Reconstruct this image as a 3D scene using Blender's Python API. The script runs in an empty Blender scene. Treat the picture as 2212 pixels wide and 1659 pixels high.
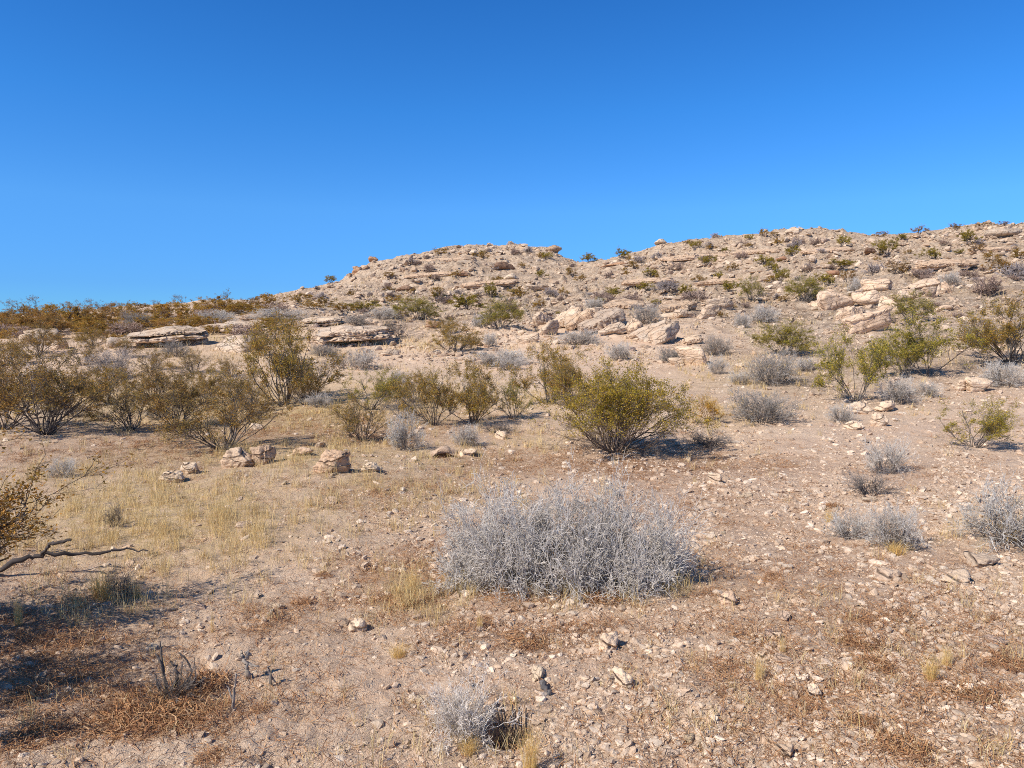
import bpy, bmesh, math, numpy as np
from mathutils import Vector, Euler
PI = math.pi
scn = bpy.context.scene
COL = scn.collection
F = 1609.0; CX = 1106.0; CY = 829.5; HOR = 720.0; EYE = 1.6
PITCH = -math.atan((CY - HOR) / F)
cp, sp = math.cos(PITCH), math.sin(PITCH)
RNG = np.random.default_rng(7)
SUN_AZ = math.atan2(-0.81, -0.58); SUN_EL = math.radians(42)

# ------------------------------------------------------------------ noise
def _h(ix, iy, iz, seed):
    h = (ix.astype(np.int64) * 374761393 + iy.astype(np.int64) * 668265263 + iz.astype(np.int64) * 2147483647 + seed * 974711) & 0xffffffff
    h = ((h ^ (h >> 13)) * 1274126177) & 0xffffffff
    h = ((h ^ (h >> 15)) * 2246822519) & 0xffffffff
    return ((h ^ (h >> 16)) & 0xffffff) / float(0xffffff)

def n2(x, y, seed=0):
    xi, yi = np.floor(x), np.floor(y); fx, fy = x - xi, y - yi
    fx = fx * fx * fx * (fx * (fx * 6 - 15) + 10); fy = fy * fy * fy * (fy * (fy * 6 - 15) + 10)
    z = np.zeros_like(xi)
    a = _h(xi, yi, z, seed); b = _h(xi + 1, yi, z, seed); c = _h(xi, yi + 1, z, seed); d = _h(xi + 1, yi + 1, z, seed)
    return (a + (b - a) * fx + (c - a) * fy + (a - b - c + d) * fx * fy) * 2 - 1

def n3(p, seed=0):
    i = np.floor(p); f = p - i; f = f * f * (3 - 2 * f)
    out = 0
    for dx in (0, 1):
        for dy in (0, 1):
            for dz in (0, 1):
                w = (f[:, 0] if dx else 1 - f[:, 0]) * (f[:, 1] if dy else 1 - f[:, 1]) * (f[:, 2] if dz else 1 - f[:, 2])
                out = out + w * _h(i[:, 0] + dx, i[:, 1] + dy, i[:, 2] + dz, seed)
    return out * 2 - 1

def fbm3(p, oct=3, seed=0):
    o = 0; a = 1.0
    for k in range(oct):
        o = o + a * n3(p * 2 ** k + 13.7 * k, seed + k); a *= .5
    return o

def sstep(a, b, x):
    t = np.clip((x - a) / (b - a), 0, 1); return t * t * (3 - 2 * t)

# ------------------------------------------------------------------ terrain
def row2s(py):
    b = (CY - py) / F
    return (sp + b * cp) / (cp - b * sp)

SKY = [(-400,700),(-200,692),(0,680),(150,674),(270,665),(400,655),(500,645),(560,645),(620,628),(680,615),(740,607),(765,585),(800,566),(840,550),(880,541),(960,528),
       (1020,526),(1060,532),(1110,531),(1150,529),(1190,532),(1215,545),(1240,563),(1280,560),(1310,557),(1350,549),(1390,536),(1440,524),(1500,519),(1600,508),(1700,496),(1760,491),
       (1830,497),(1870,508),(1905,507),(1960,499),(2060,491),(2140,488),(2212,487),(2400,480),(2700,475)]
KD = [4.4, 8, 10, 13, 16, 20, 25, 32, 45, 65]
COLS = {  # image rows of the ground at the depths KD, per column of the view; last: depth of the skyline
    -400: ([1305,1042,978,927,892,855,812,765,716,700], 66),
    0:    ([1305,1042,977,923,884,838,782,734,694,676], 62),
    300:  ([1305,1042,977,922,880,830,774,726,686,664], 62),
    550:  ([1305,1042,977,922,878,826,770,722,682,652], 70),
    700:  ([1305,1042,977,920,874,820,765,716,675,636], 80),
    820:  ([1305,1042,977,918,870,816,762,713,668,622], 90),
    1000: ([1305,1042,976,915,866,812,760,711,664,612], 96),
    1200: ([1305,1042,975,913,861,806,756,709,659,608], 94),
    1300: ([1305,1042,974,910,857,801,752,705,654,602], 80),
    1500: ([1305,1041,972,905,850,793,742,692,638,574], 80),
    1750: ([1304,1040,968,898,839,779,726,672,608,538], 82),
    2000: ([1303,1038,963,888,825,764,709,654,590,524], 80),
    2212: ([1302,1036,959,880,815,753,697,642,578,516], 78),
    2700: ([1300,1032,952,870,802,738,682,628,562,504], 74)}
NU, ND = 281, 640
UG = np.linspace(-1.0, 1.0, NU); LG = np.linspace(math.log(0.3), math.log(150), ND)
def build_table():
    xs = sorted(COLS); px = CX + F * UG
    sky = np.interp(px, [a for a, _ in SKY], [b for _, b in SKY])
    R = np.interp(px, xs, [COLS[x][1] for x in xs])
    rows = np.array([np.interp(px, xs, [COLS[x][0][k] for x in xs]) for k in range(len(KD))]).T
    T = np.zeros((NU, ND)); d = np.exp(LG)
    for i in range(NU):
        kd = [k for k in KD if k < R[i] * .93]; kr = [rows[i, j] for j in range(len(kd))]
        # the knots below the ridge can not rise above the skyline
        kr = [max(r, sky[i] + 3) for r in kr]
        ks = [row2s(r) for r in kr] + [row2s(sky[i] - 1.5)]
        kd = kd + [R[i]]
        s = np.interp(LG, np.log(kd), ks)
        z = EYE + s * d
        z[d < 4.4] = 0
        near = d < 4.4
        z0 = EYE + ks[0] * 4.4
        z[near] = z0 * sstep(0, 4.4, d[near])
        zR = EYE + ks[-1] * R[i]
        m = d > R[i]
        z[m] = np.maximum(zR - (d[m] - R[i]) * .16 - .35 * sstep(0, 4, d[m] - R[i]), -3)
        T[i] = z
    k = np.exp(-np.arange(-6, 7) ** 2 / (2 * 2.2 ** 2)); k /= k.sum()
    T = np.apply_along_axis(lambda v: np.convolve(np.pad(v, 6, mode='edge'), k, 'valid'), 1, T)
    k = np.array([.25, .5, .25])
    T = np.apply_along_axis(lambda v: np.convolve(np.pad(v, 1, mode='edge'), k, 'valid'), 0, T)
    return T
TAB = build_table()

HOLES = []   # (x, y, rx, ry, depth) hollows dug in the ground
def tcoords(x, y):
    az = np.arctan2(x, y); r = np.hypot(x, y)
    azc = np.clip(az, -.77, .77)
    return az, r, np.tan(azc), r * np.cos(azc)

def height(x, y, detail=True):
    x = np.asarray(x, float); y = np.asarray(y, float)
    az, r, u, d = tcoords(x, y)
    fi = np.clip((u - UG[0]) / (UG[1] - UG[0]), 0, NU - 1.001); fj = np.clip((np.log(np.maximum(d, .31)) - LG[0]) / (LG[1] - LG[0]), 0, ND - 1.001)
    i = fi.astype(int); j = fj.astype(int); a = fi - i; b = fj - j
    z = TAB[i, j] * (1 - a) * (1 - b) + TAB[i + 1, j] * a * (1 - b) + TAB[i, j + 1] * (1 - a) * b + TAB[i + 1, j + 1] * a * b
    z = z * (1 - sstep(1.1, 1.9, np.abs(az)))
    far = 1 - sstep(130, 160, d)
    px = CX + F * u
    z = z + far * (.05 * n2(x / 2.3, y / 2.3, 1) + .024 * n2(x / .85, y / .85, 2) + .5 * .02 * n2(x / .36, y / .36, 3)) * sstep(.5, 2.5, r)
    z = z + (1 - sstep(14, 26, d)) * (.011 * n2(x / .13, y / .13, 4)) + (1 - sstep(6, 11, d)) * .0075 * n2(x / .05, y / .05, 5)
    hm = sstep(17, 40, d) * (.30 + .70 * sstep(450, 850, px)) * far
    rm = sstep(11, 17, d) * (1 - sstep(30, 42, d)) * sstep(1450, 1800, px)
    bil = lambda lam, s: 1 - 2 * np.abs(n2(x / lam + 5.1 * s, y / lam - 3.3 * s, s))
    z = z + hm * (.40 * n2(x / 7, y / 7, 11) + .16 * bil(3.4, 12) + .13 * bil(1.5, 13) + .11 * bil(.75, 14)) + rm * (.05 * bil(1.6, 15) + .04 * bil(.6, 16))
    # ledges of rock on the slopes
    t = z * 1.1 + .5 * n2(x / 5, y / 5, 18); led = (np.floor(t) + sstep(.62, 1, t - np.floor(t)) - t) / 1.1
    z = z + hm * sstep(24, 40, d) * .4 * led
    for (hx, hy, rx, ry, dep) in HOLES:
        q = np.sqrt(((x - hx) / rx) ** 2 + ((y - hy) / ry) ** 2)
        q = q + .10 * n2(x / .07, y / .07, 61) * (q < 1.5)
        z = z - dep * (1 - sstep(.45, 1.0, q))
    return z

DS = np.exp(np.linspace(math.log(1.6), math.log(135), 2600))
def hit(px, py):
    """the point of the ground seen at column px, row py"""
    b = (CY - py) / F
    u = (px - CX) / F / (cp - b * sp); s = row2s(py)
    z = height(u * DS, DS); sl = np.maximum.accumulate((z - EYE) / DS)
    k = min(int(np.searchsorted(sl, s)), len(DS) - 1)
    d = DS[k]
    return np.array([u * d, d, float(z[k])])
_GX = np.linspace(-150, 2362, 420)
_SL = np.array([np.maximum.accumulate((height((g - CX) / F * DS[::2], DS[::2]) - EYE) / DS[::2]) for g in _GX])
def hits(px, py):
    """many at once; nan above the skyline"""
    b = (CY - py) / F; u = (px - CX) / F / (cp - b * sp); s = row2s(py)
    gi = np.clip(np.rint((CX + F * u - _GX[0]) / (_GX[1] - _GX[0])).astype(int), 0, len(_GX) - 1)
    d = np.empty(len(px)); D2 = DS[::2]
    for g in np.unique(gi):
        m = gi == g; k = np.searchsorted(_SL[g], s[m])
        d[m] = np.where(k < len(D2), D2[np.minimum(k, len(D2) - 1)], np.nan)
    x = u * d
    return x, d, np.where(np.isnan(d), np.nan, height(np.nan_to_num(x), np.nan_to_num(d, nan=1.0)))
def to_px(x, y, z):
    f = y * cp + (z - EYE) * sp; v = -y * sp + (z - EYE) * cp
    return CX + F * x / f, CY - F * v / f

# ------------------------------------------------------------------ mesh helpers
def mk_mesh(name, V, Q, mat, col=None, smooth=True):
    V = np.asarray(V, np.float32); Q = np.asarray(Q, np.int32); k = Q.shape[1]; n = len(Q)
    me = bpy.data.meshes.new(name)
    me.vertices.add(len(V)); me.vertices.foreach_set('co', V.ravel())
    me.loops.add(n * k); me.loops.foreach_set('vertex_index', Q.ravel())
    me.polygons.add(n); me.polygons.foreach_set('loop_start', np.arange(0, n * k, k, dtype=np.int32))
    me.polygons.foreach_set('use_smooth', np.full(n, smooth))
    if col is not None:
        at = me.attributes.new('Col', 'FLOAT_COLOR', 'POINT')
        c = np.ones((len(V), 4), np.float32); c[:, :col.shape[1]] = col; at.data.foreach_set('color', c.ravel())
    me.materials.append(mat); me.update(calc_edges=True)
    return me
def link(name, me, parent=None):
    o = bpy.data.objects.new(name, me); COL.objects.link(o)
    if parent is not None: o.parent = parent
    return o
def tag(o, label=None, cat=None, group=None, kind=None):
    if label: o['label'] = label
    if cat: o['category'] = cat
    if group: o['group'] = group
    if kind: o['kind'] = kind
    return o

def tubes(p0, p1, r0, r1, sides=3):
    d = p1 - p0; L = np.linalg.norm(d, axis=1, keepdims=True); d = d / np.maximum(L, 1e-6)
    ref = np.where(np.abs(d[:, 2:3]) > .9, [[1., 0, 0]], [[0, 0, 1.]])
    a = np.cross(d, ref); a /= np.linalg.norm(a, axis=1, keepdims=True); b = np.cross(d, a)
    n = len(p0); V = np.zeros((n, 2 * sides, 3))
    for k in range(sides):
        t = 2 * PI * k / sides; o = math.cos(t) * a + math.sin(t) * b
        V[:, k] = p0 + o * r0[:, None]; V[:, sides + k] = p1 + o * r1[:, None]
    base = np.arange(n)[:, None] * 2 * sides
    Q = np.concatenate([np.stack([base[:, 0] + k, base[:, 0] + (k + 1) % sides, base[:, 0] + sides + (k + 1) % sides, base[:, 0] + sides + k], 1) for k in range(sides)])
    return V.reshape(-1, 3), Q

# ------------------------------------------------------------------ materials
def new_mat(name):
    m = bpy.data.materials.new(name); m.use_nodes = True; nt = m.node_tree; nt.nodes.clear()
    return m, nt
class N:
    def __init__(s, nt): s.nt = nt
    def __call__(s, typ, ins=None, **props):
        n = s.nt.nodes.new(typ)
        for k, v in props.items(): setattr(n, k, v)
        for k, v in (ins or {}).items():
            if isinstance(v, bpy.types.NodeSocket): s.nt.links.new(v, n.inputs[k])
            else: n.inputs[k].default_value = v
        return n
    def mix(s, f, a, b, mode='MIX'):
        n = s.nt.nodes.new('ShaderNodeMix'); n.data_type = 'RGBA'; n.blend_type = mode
        for k, v in ((0, f), (6, a), (7, b)):
            if isinstance(v, bpy.types.NodeSocket): s.nt.links.new(v, n.inputs[k])
            else: n.inputs[k].default_value = (*v, 1) if isinstance(v, tuple) and len(v) == 3 else v
        return n.outputs[2]
    def ramp(s, f, stops):
        n = s.nt.nodes.new('ShaderNodeValToRGB'); s.nt.links.new(f, n.inputs[0])
        e = n.color_ramp.elements
        while len(e) < len(stops): e.new(.5)
        for q, (p, c) in zip(e, stops): q.position = p; q.color = (*c, 1) if isinstance(c, tuple) else (c, c, c, 1)
        return n.outputs[0]
    def noise(s, vec, scale, detail=4, rough=.6):
        return s('ShaderNodeTexNoise', {'Vector': vec, 'Scale': scale, 'Detail': detail, 'Roughness': rough}).outputs[0]

def mat_plant(name, trans=.3, rough=.75):
    m, nt = new_mat(name); n = N(nt)
    at = n('ShaderNodeAttribute', attribute_name='Col').outputs['Color']
    oi = n('ShaderNodeObjectInfo')
    c = n.mix(1.0, at, oi.outputs['Color'], 'MULTIPLY')
    p = n('ShaderNodeBsdfPrincipled', {'Base Color': c, 'Roughness': rough, 'Specular IOR Level': .25})
    out = n('ShaderNodeOutputMaterial')
    if trans > 0:
        t = n('ShaderNodeBsdfTranslucent', {'Color': c}); mx = n('ShaderNodeMixShader', {0: trans, 1: p.outputs[0], 2: t.outputs[0]})
        nt.links.new(mx.outputs[0], out.inputs[0])
    else: nt.links.new(p.outputs[0], out.inputs[0])
    return m
M_LEAF = mat_plant('leaf', .35, .6); M_STEM = mat_plant('bark', 0, .9); M_GRASS = mat_plant('dry_grass', .25, .8); M_LITTER = mat_plant('litter', .1, .9)

def mat_rock():
    m, nt = new_mat('rock'); n = N(nt)
    tc = n('ShaderNodeTexCoord'); oi = n('ShaderNodeObjectInfo')
    geo = n('ShaderNodeNewGeometry')
    pos = geo.outputs['Position']
    big = n.noise(pos, 2.2, 5, .6); fine = n.noise(pos, 22, 6, .65); mid = n.noise(pos, 7, 5, .65)
    c = n.ramp(big, [(.3, (.60, .43, .295)), (.5, (.73, .545, .385)), (.7, (.82, .645, .48))])
    c = n.mix(n.ramp(mid, [(.50, 0.), (.72, .55)]), c, (.40, .25, .155))
    # dull grey weathering on some patches, darkest on faces turned upwards
    pat = n.noise(pos, 1.1, 6, .7)
    c = n.mix(n.ramp(pat, [(.56, 0.), (.68, .55)]), c, (.33, .295, .26))
    # bedding lines
    sq = n('ShaderNodeMapping', {'Vector': tc.outputs['Object'], 'Scale': (1.2, 1.2, 16.0)}).outputs[0]
    bed = n.noise(sq, 1.0, 4, .6)
    c = n.mix(n.ramp(bed, [(.34, .3), (.40, 0.)]), c, (.36, .235, .15))
    wp = n.mix(.12, tc.outputs['Object'], n('ShaderNodeTexNoise', {'Vector': tc.outputs['Object'], 'Scale': 3.0}).outputs[1], 'ADD')
    ck = n('ShaderNodeTexVoronoi', {'Vector': n('ShaderNodeMapping', {'Vector': wp, 'Scale': (1.5, 1.5, 5.0)}).outputs[0], 'Scale': 1.0}, feature='DISTANCE_TO_EDGE').outputs[0]
    crk = n.ramp(ck, [(.0, 1.), (.035, 0.)])
    c = n.mix(n('ShaderNodeMath', {0: crk, 1: .7}, operation='MULTIPLY').outputs[0], c, (.17, .105, .07))
    c = n.mix(n.ramp(fine, [(.33, .45), (.46, 0.)]), c, (.26, .18, .125))
    c = n.mix(1.0, c, oi.outputs['Color'], 'MULTIPLY')
    h = n('ShaderNodeMath', {0: fine, 1: bed}, operation='ADD')
    h2 = n('ShaderNodeMath', {0: h.outputs[0], 1: mid}, operation='ADD')
    h3 = n('ShaderNodeMath', {0: h2.outputs[0], 1: n('ShaderNodeMath', {0: crk, 1: 1.2}, operation='MULTIPLY').outputs[0]}, operation='SUBTRACT')
    bump = n('ShaderNodeBump', {'Height': h3.outputs[0], 'Strength': .7, 'Distance': .05})
    p = n('ShaderNodeBsdfPrincipled', {'Base Color': c, 'Roughness': .92, 'Specular IOR Level': .2, 'Normal': bump.outputs[0]})
    out = n('ShaderNodeOutputMaterial'); nt.links.new(p.outputs[0], out.inputs[0])
    return m
M_ROCK = mat_rock()
def mat_gravel():
    m, nt = new_mat('gravel'); n = N(nt)
    at = n('ShaderNodeAttribute', attribute_name='Col').outputs['Color']
    pos = n('ShaderNodeNewGeometry').outputs['Position']
    f = n.noise(pos, 30, 5, .65); g = n.noise(pos, 4, 4, .6)
    c = n.mix(n.ramp(f, [(.35, .45), (.55, 0.)]), at, (.25, .17, .115))
    c = n.mix(n.ramp(g, [(.5, 0.), (.72, .35)]), c, (.46, .32, .22))
    bump = n('ShaderNodeBump', {'Height': f, 'Strength': .5, 'Distance': .03})
    p = n('ShaderNodeBsdfPrincipled', {'Base Color': c, 'Roughness': .92, 'Specular IOR Level': .2, 'Normal': bump.outputs[0]})
    out = n('ShaderNodeOutputMaterial'); nt.links.new(p.outputs[0], out.inputs[0])
    return m
M_GRAVEL = mat_gravel()
def mat_ground():
    m, nt = new_mat('desert_ground'); n = N(nt)
    z = n('ShaderNodeSeparateColor', {'Color': n('ShaderNodeAttribute', attribute_name='Col').outputs['Color']})
    lit, gra, rok = z.outputs[0], z.outputs[1], z.outputs[2]
    pos = n('ShaderNodeNewGeometry').outputs['Position']
    a = n.noise(pos, 1.3, 6, .65); b = n.noise(pos, 9, 6, .7); c_ = n.noise(pos, 60, 4, .7); d = n.noise(pos, 170, 3, .7)
    c = n.ramp(a, [(.3, (.74, .50, .34)), (.5, (.85, .60, .42)), (.72, (.90, .67, .485))])
    c = n.mix(n.ramp(b, [(.47, 0.), (.66, .38)]), c, (.66, .44, .295))
    # coarse sand grains, pale and dark
    vor = n('ShaderNodeTexVoronoi', {'Vector': pos, 'Scale': 75.0, 'Randomness': 1.0})
    gr = n('ShaderNodeSeparateColor', {'Color': vor.outputs['Color']}).outputs[0]
    c = n.mix(n.ramp(gr, [(.60, 0.), (.95, .55)]), c, (.84, .68, .52))
    c = n.mix(n.ramp(gr, [(.0, .35), (.16, 0.)]), c, (.36, .235, .16))
    c = n.mix(n.ramp(c_, [(.34, .42), (.44, 0.)]), c, (.36, .235, .155))
    # reddish plant litter and straw lying between the stones
    lm = n('ShaderNodeMath', {0: lit, 1: n.ramp(n.noise(pos, 14, 6, .75), [(.34, 0.), (.58, 1.)])}, operation='MULTIPLY').outputs[0]
    c = n.mix(lm, c, (.31, .16, .085))
    gm = n('ShaderNodeMath', {0: gra, 1: n.ramp(n.noise(pos, 11, 6, .75), [(.32, 0.), (.56, .9)])}, operation='MULTIPLY').outputs[0]
    c = n.mix(gm, c, (.62, .44, .21))
    rk = n.ramp(n.noise(pos, .8, 8, .7), [(.34, (.55, .39, .265)), (.52, (.71, .525, .365)), (.7, (.80, .62, .45))])
    rk = n.mix(n.ramp(n.noise(pos, 3.2, 7, .75), [(.40, .7), (.52, 0.)]), rk, (.30, .20, .135))
    c = n.mix(rok, c, rk)
    h = n('ShaderNodeMath', {0: c_, 1: d}, operation='ADD').outputs[0]
    h = n('ShaderNodeMath', {0: h, 1: n('ShaderNodeMath', {0: b, 1: 3.0}, operation='MULTIPLY').outputs[0]}, operation='ADD').outputs[0]
    b1 = n('ShaderNodeBump', {'Height': h, 'Strength': .9, 'Distance': .014})
    far = n.noise(pos, 2.4, 8, .75)
    st = n('ShaderNodeMath', {0: rok, 1: .9}, operation='MULTIPLY').outputs[0]
    b2 = n('ShaderNodeBump', {'Height': far, 'Strength': st, 'Distance': .35, 'Normal': b1.outputs[0]})
    p = n('ShaderNodeBsdfPrincipled', {'Base Color': c, 'Roughness': .95, 'Specular IOR Level': .15, 'Normal': b2.outputs[0]})
    out = n('ShaderNodeOutputMaterial'); nt.links.new(p.outputs[0], out.inputs[0])
    return m
M_GROUND = mat_ground()

# ------------------------------------------------------------------ zones of straw and litter (px, row, rx, ry, weight on the view of the place)
GRASS_Z = [(330,1110,300,95,1.2),(640,985,330,40,.9),(150,1040,130,50,.7),(560,1000,200,35,.5),(500,880,560,60,1.),(1660,815,170,32,.9),(900,865,260,40,.9),(430,728,90,16,.9),(940,745,80,16,.8),
           (1120,870,90,35,.7),(1950,1400,330,170,.02),(900,1285,90,50,.8),(1010,1570,150,60,.2),(1300,1260,160,40,.6),(2100,1150,120,40,.1),(700,1100,200,80,.35),(1560,1480,200,90,.04),
           (820,1060,260,60,.5),(2050,1580,180,90,.03),(1560,900,80,30,.6),(1180,950,120,30,.5),(2050,1400,140,60,.06),(600,760,220,25,.5),(1800,880,150,30,.25),(230,1300,110,50,.4)]
LITTER_Z = [(330,1530,190,50,.85),(1140,1370,170,45,.6),(640,930,330,42,1.3),(1370,1000,270,35,1.),(1930,1370,420,210,.36),(120,1400,260,120,.45),(300,985,320,35,.8),(1080,1000,200,30,.8),(1650,1010,150,25,.5),(900,1260,140,80,.7),(1500,1100,250,60,.5),
            (380,960,220,30,.8),(850,1060,250,60,.45),(600,1350,150,60,.4),(1650,1250,250,90,.45),(2000,1010,200,50,.2),(1230,1260,240,60,.5),(300,690,400,30,.4)]
def zone(Z, px, py):
    v = np.zeros_like(px)
    for (cx, cy, rx, ry, w) in Z:
        v = np.maximum(v, w * np.exp(-(((px - cx) / rx) ** 2 + ((py - cy) / ry) ** 2)))
    return v

# ------------------------------------------------------------------ the big hollows in the ground
P_BURROW = hit(955, 984); P_DEN = hit(1080, 1603)
HOLES += [(P_BURROW[0], P_BURROW[1] + .12, .30, .22, .16), (P_DEN[0] + .03, P_DEN[1] + .10, .12, .17, .22)]

def build_ground():
    azf = np.linspace(-.80, .80, 960); azr = np.linspace(.80, 2 * PI - .80, 92)[1:-1]
    az = np.concatenate([azf, azr])
    rad = np.concatenate([[.02, .2, .4, .8, 1.2, 1.6], np.exp(np.linspace(math.log(1.8), math.log(12), 430)), np.exp(np.linspace(math.log(12), math.log(112), 470))[1:], [120, 130, 150, 200, 300, 600, 1500, 4000]])
    A, Rr = np.meshgrid(az, rad, indexing='ij')
    x = (np.sin(A) * Rr).ravel(); y = (np.cos(A) * Rr).ravel()
    z = height(x, y)
    na, nr = len(az), len(rad)
    idx = np.arange(na * nr).reshape(na, nr); nx = np.roll(idx, -1, axis=0)
    Q = np.stack([idx[:, :-1], idx[:, 1:], nx[:, 1:], nx[:, :-1]], -1).reshape(-1, 4)
    _, _, u, d = tcoords(x, y)
    px = CX + F * u; py = CY - F * np.tan(np.arctan((z - EYE) / np.maximum(d, .5)) - PITCH)
    n_ = .5 + .5 * n2(x / 1.4, y / 1.4, 31)
    lit = np.clip(zone(LITTER_Z, px, py) * 1.0 + .22 * n_, 0, 1); gra = np.clip(zone(GRASS_Z, px, py) + .12 * (1 - n_), 0, 1)
    rok = sstep(24, 40, d) * (.25 + .75 * sstep(350, 800, px)) + .75 * sstep(11, 18, d) * sstep(1350, 1700, px)
    colr = np.stack([lit, gra, np.clip(rok, 0, 1)], 1)
    V = np.stack([x, y, z], 1)
    me = mk_mesh('ground', V, Q[:, ::-1], M_GROUND, colr)
    o = link('ground', me); tag(o, kind='structure')
    return o
build_ground()

# ------------------------------------------------------------------ rocks
_ICO = {}
def ico(sub):
    if sub not in _ICO:
        bm = bmesh.new(); bmesh.ops.create_icosphere(bm, subdivisions=sub, radius=1.0)
        bm.verts.ensure_lookup_table()
        _ICO[sub] = (np.array([v.co[:] for v in bm.verts]), np.array([[v.index for v in f.verts] for f in bm.faces])); bm.free()
    return _ICO[sub]
def rock_v(seed, sub, dims=(1, 1, 1), p=16, planes=12, amp=.06, freq=2.2, strata=0.0, layers=5, undercut=0.0, fine=.02):
    r = np.random.default_rng(seed); D, Fc = ico(sub)
    n = r.normal(size=(planes, 3)); n /= np.linalg.norm(n, axis=1, keepdims=True); h = r.uniform(.62, 1.0, planes)
    n = np.vstack([n, [[0, 0, 1], [0, 0, -1]]]); h = np.append(h, [r.uniform(.7, .9), .7])
    q = np.maximum(D @ n.T, 0) / h
    rad = (np.sum(q ** p, 1) + .35 ** p) ** (-1 / p)
    v = D * rad[:, None]
    v = v + D * (amp * fbm3(v * freq + seed * 7.3, 3, seed))[:, None]
    if strata:
        zz = (v[:, 2] * .5 + .5) * layers + .5 * n3(v * 1.3 + seed, seed + 5)
        k = np.floor(zz); f = zz - k
        wid = _h(k, k * 0, k * 0, seed + 9) - .6
        wid2 = _h(k + 1, k * 0, k * 0, seed + 9) - .6
        t = sstep(.90, 1.0, f); g = np.exp(-((f - .95) / .06) ** 2)
        s = 1 + strata * (wid * (1 - t) + wid2 * t) - strata * .55 * g
        v[:, :2] *= s[:, None]
    lo, hi = v.min(0), v.max(0); v = (v - (lo + hi) / 2) / (hi - lo)      # unit box
    if undercut:
        w = 1 - sstep(-.30, .0, v[:, 2]); fr = 1 - sstep(-.4, .15, v[:, 1])
        v[:, 1] += undercut * w * fr; v[:, 0] *= 1 - .06 * w
    dm = np.asarray(dims, float); v = v * dm
    if fine: v = v + D * (fine * min(dims) * fbm3(v / min(dims) * 6 + seed, 3, seed + 3))[:, None]
    return v, Fc
def rock_mesh(seed, sub, smooth=False, **k):
    v, f = rock_v(seed, sub, **k); return mk_mesh('rock', v, f, M_ROCK, None, smooth)

def slab_v(seed, w, dp, h, nl=3, over=.25):
    r = np.random.default_rng(seed); NA = 120; VV, FF, off = [], [], 0
    th = np.linspace(0, 2 * PI, NA, endpoint=False)
    kn = np.sort(r.uniform(0, 2 * PI, 13)); kv = r.uniform(.72, 1.05, 13)
    base = np.interp(th, np.r_[kn - 2 * PI, kn, kn + 2 * PI], np.r_[kv, kv, kv])
    se = (np.abs(np.cos(th)) ** 2.8 + np.abs(np.sin(th)) ** 2.8) ** (-1 / 2.8)
    z1 = .5; thick = r.dirichlet(np.full(nl, 6.0)) * 1.0
    if over > .2 and nl > 1: thick = np.r_[thick[:-1] / thick[:-1].sum() * (.54 if over < .8 else .42), (.46 if over < .8 else .58)]
    for l in range(nl):
        z0 = z1 - thick[l]
        kv2 = r.uniform(.86, 1.04, 17); kn2 = np.sort(r.uniform(0, 2 * PI, 17))
        jag = np.interp(th, np.r_[kn2 - 2 * PI, kn2, kn2 + 2 * PI], np.r_[kv2, kv2, kv2]) + .02 * r.normal(size=NA)
        front = np.clip(-np.sin(th), 0, 1)
        sc_ = (1.0 - over * front ** .6 if l == nl - 1 else 1 + .05 * r.normal()) * (.90 if l == 0 and nl > 2 else 1)
        rim = se * base * jag * sc_
        rings = [(.0, z1), (.3, z1), (.6, z1), (.85, z1 - .03 * thick[l]), (.96, z1 - .10 * thick[l]), (1.0, z1 - .28 * thick[l]), (.985, z1 - .55 * thick[l]), (1.01, z1 - .8 * thick[l]), (.95, z0 - .02), (.5, z0 - .02)]
        P = []
        for (q, zz) in rings:
            rad = rim * q + (.025 * r.normal(size=NA) if .9 < q else 0)
            x = np.cos(th) * rad * .5; y = np.sin(th) * rad * .5
            P.append(np.stack([x, y, np.full(NA, zz)], 1))
        P = np.concatenate(P); n_ = len(rings)
        up = sstep(z0, z1, P[:, 2])
        P[:, 2] += up * (.16 * fbm3(np.c_[P[:, 0] * 3, P[:, 1] * 3, np.full(len(P), seed * 1.7)], 3, seed) + .10 * (P[:, 1]) - .18 * np.maximum(0, P[:, 0] ** 2 * 2))
        i = np.arange(n_ - 1)[:, None] * NA; k = np.arange(NA)[None]
        Q = np.stack([i + k, i + NA + k, i + NA + (k + 1) % NA, i + (k + 1) % NA], -1).reshape(-1, 4)
        VV.append(P * np.array([w, dp, h])); FF.append(Q + off); off += len(P); z1 = z0
    V = np.vstack(VV); V = V + .03 * h * np.stack([n3(V / h * 4 + 7 * a, seed + a) for a in range(3)], 1)
    return V, np.vstack(FF)
def put_slab(px, base, wpx, hpx, label, seed, depth=.8, tilt=(6, -2, 0), tint=(1, 1, 1), nl=3, over=.25, sink=.17):
    P = hit(px, base); sc = P[1] / F; w = wpx * sc * 1.12; h = hpx * sc; dp = w * depth
    V, Q = slab_v(seed, w, dp, h, nl, over)
    o = link('rock_slab', mk_mesh('rock_slab', V, Q, M_ROCK, None, False)); o.location = (P[0], P[1] + dp * .40, P[2] + h * (.5 - sink)); o.rotation_euler = tuple(math.radians(a) for a in tilt); o.color = (*tint, 1)
    return tag(o, label, 'rock slab', None, 'thing')
def put_boulder(px, base, wpx, hpx, label, seed, depth=.75, tilt=(0, 0, 0), tint=(1, 1, 1), sub=4, name='boulder', cat='boulder', group=None, sink=.18, **k):
    P = hit(px, base); sc = P[1] / F
    w = wpx * sc * 1.08; h = hpx * sc / (1 - sink); dp = w * depth
    me = rock_mesh(seed, sub, smooth=True, dims=(w, dp, h), **k)
    o = link(name, me); o.location = (P[0], P[1] + dp * .42, P[2] + h * (.5 - sink))
    o.rotation_euler = tuple(math.radians(a) for a in tilt); o.color = (*tint, 1)
    return tag(o, label, cat, group, 'thing')

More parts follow.
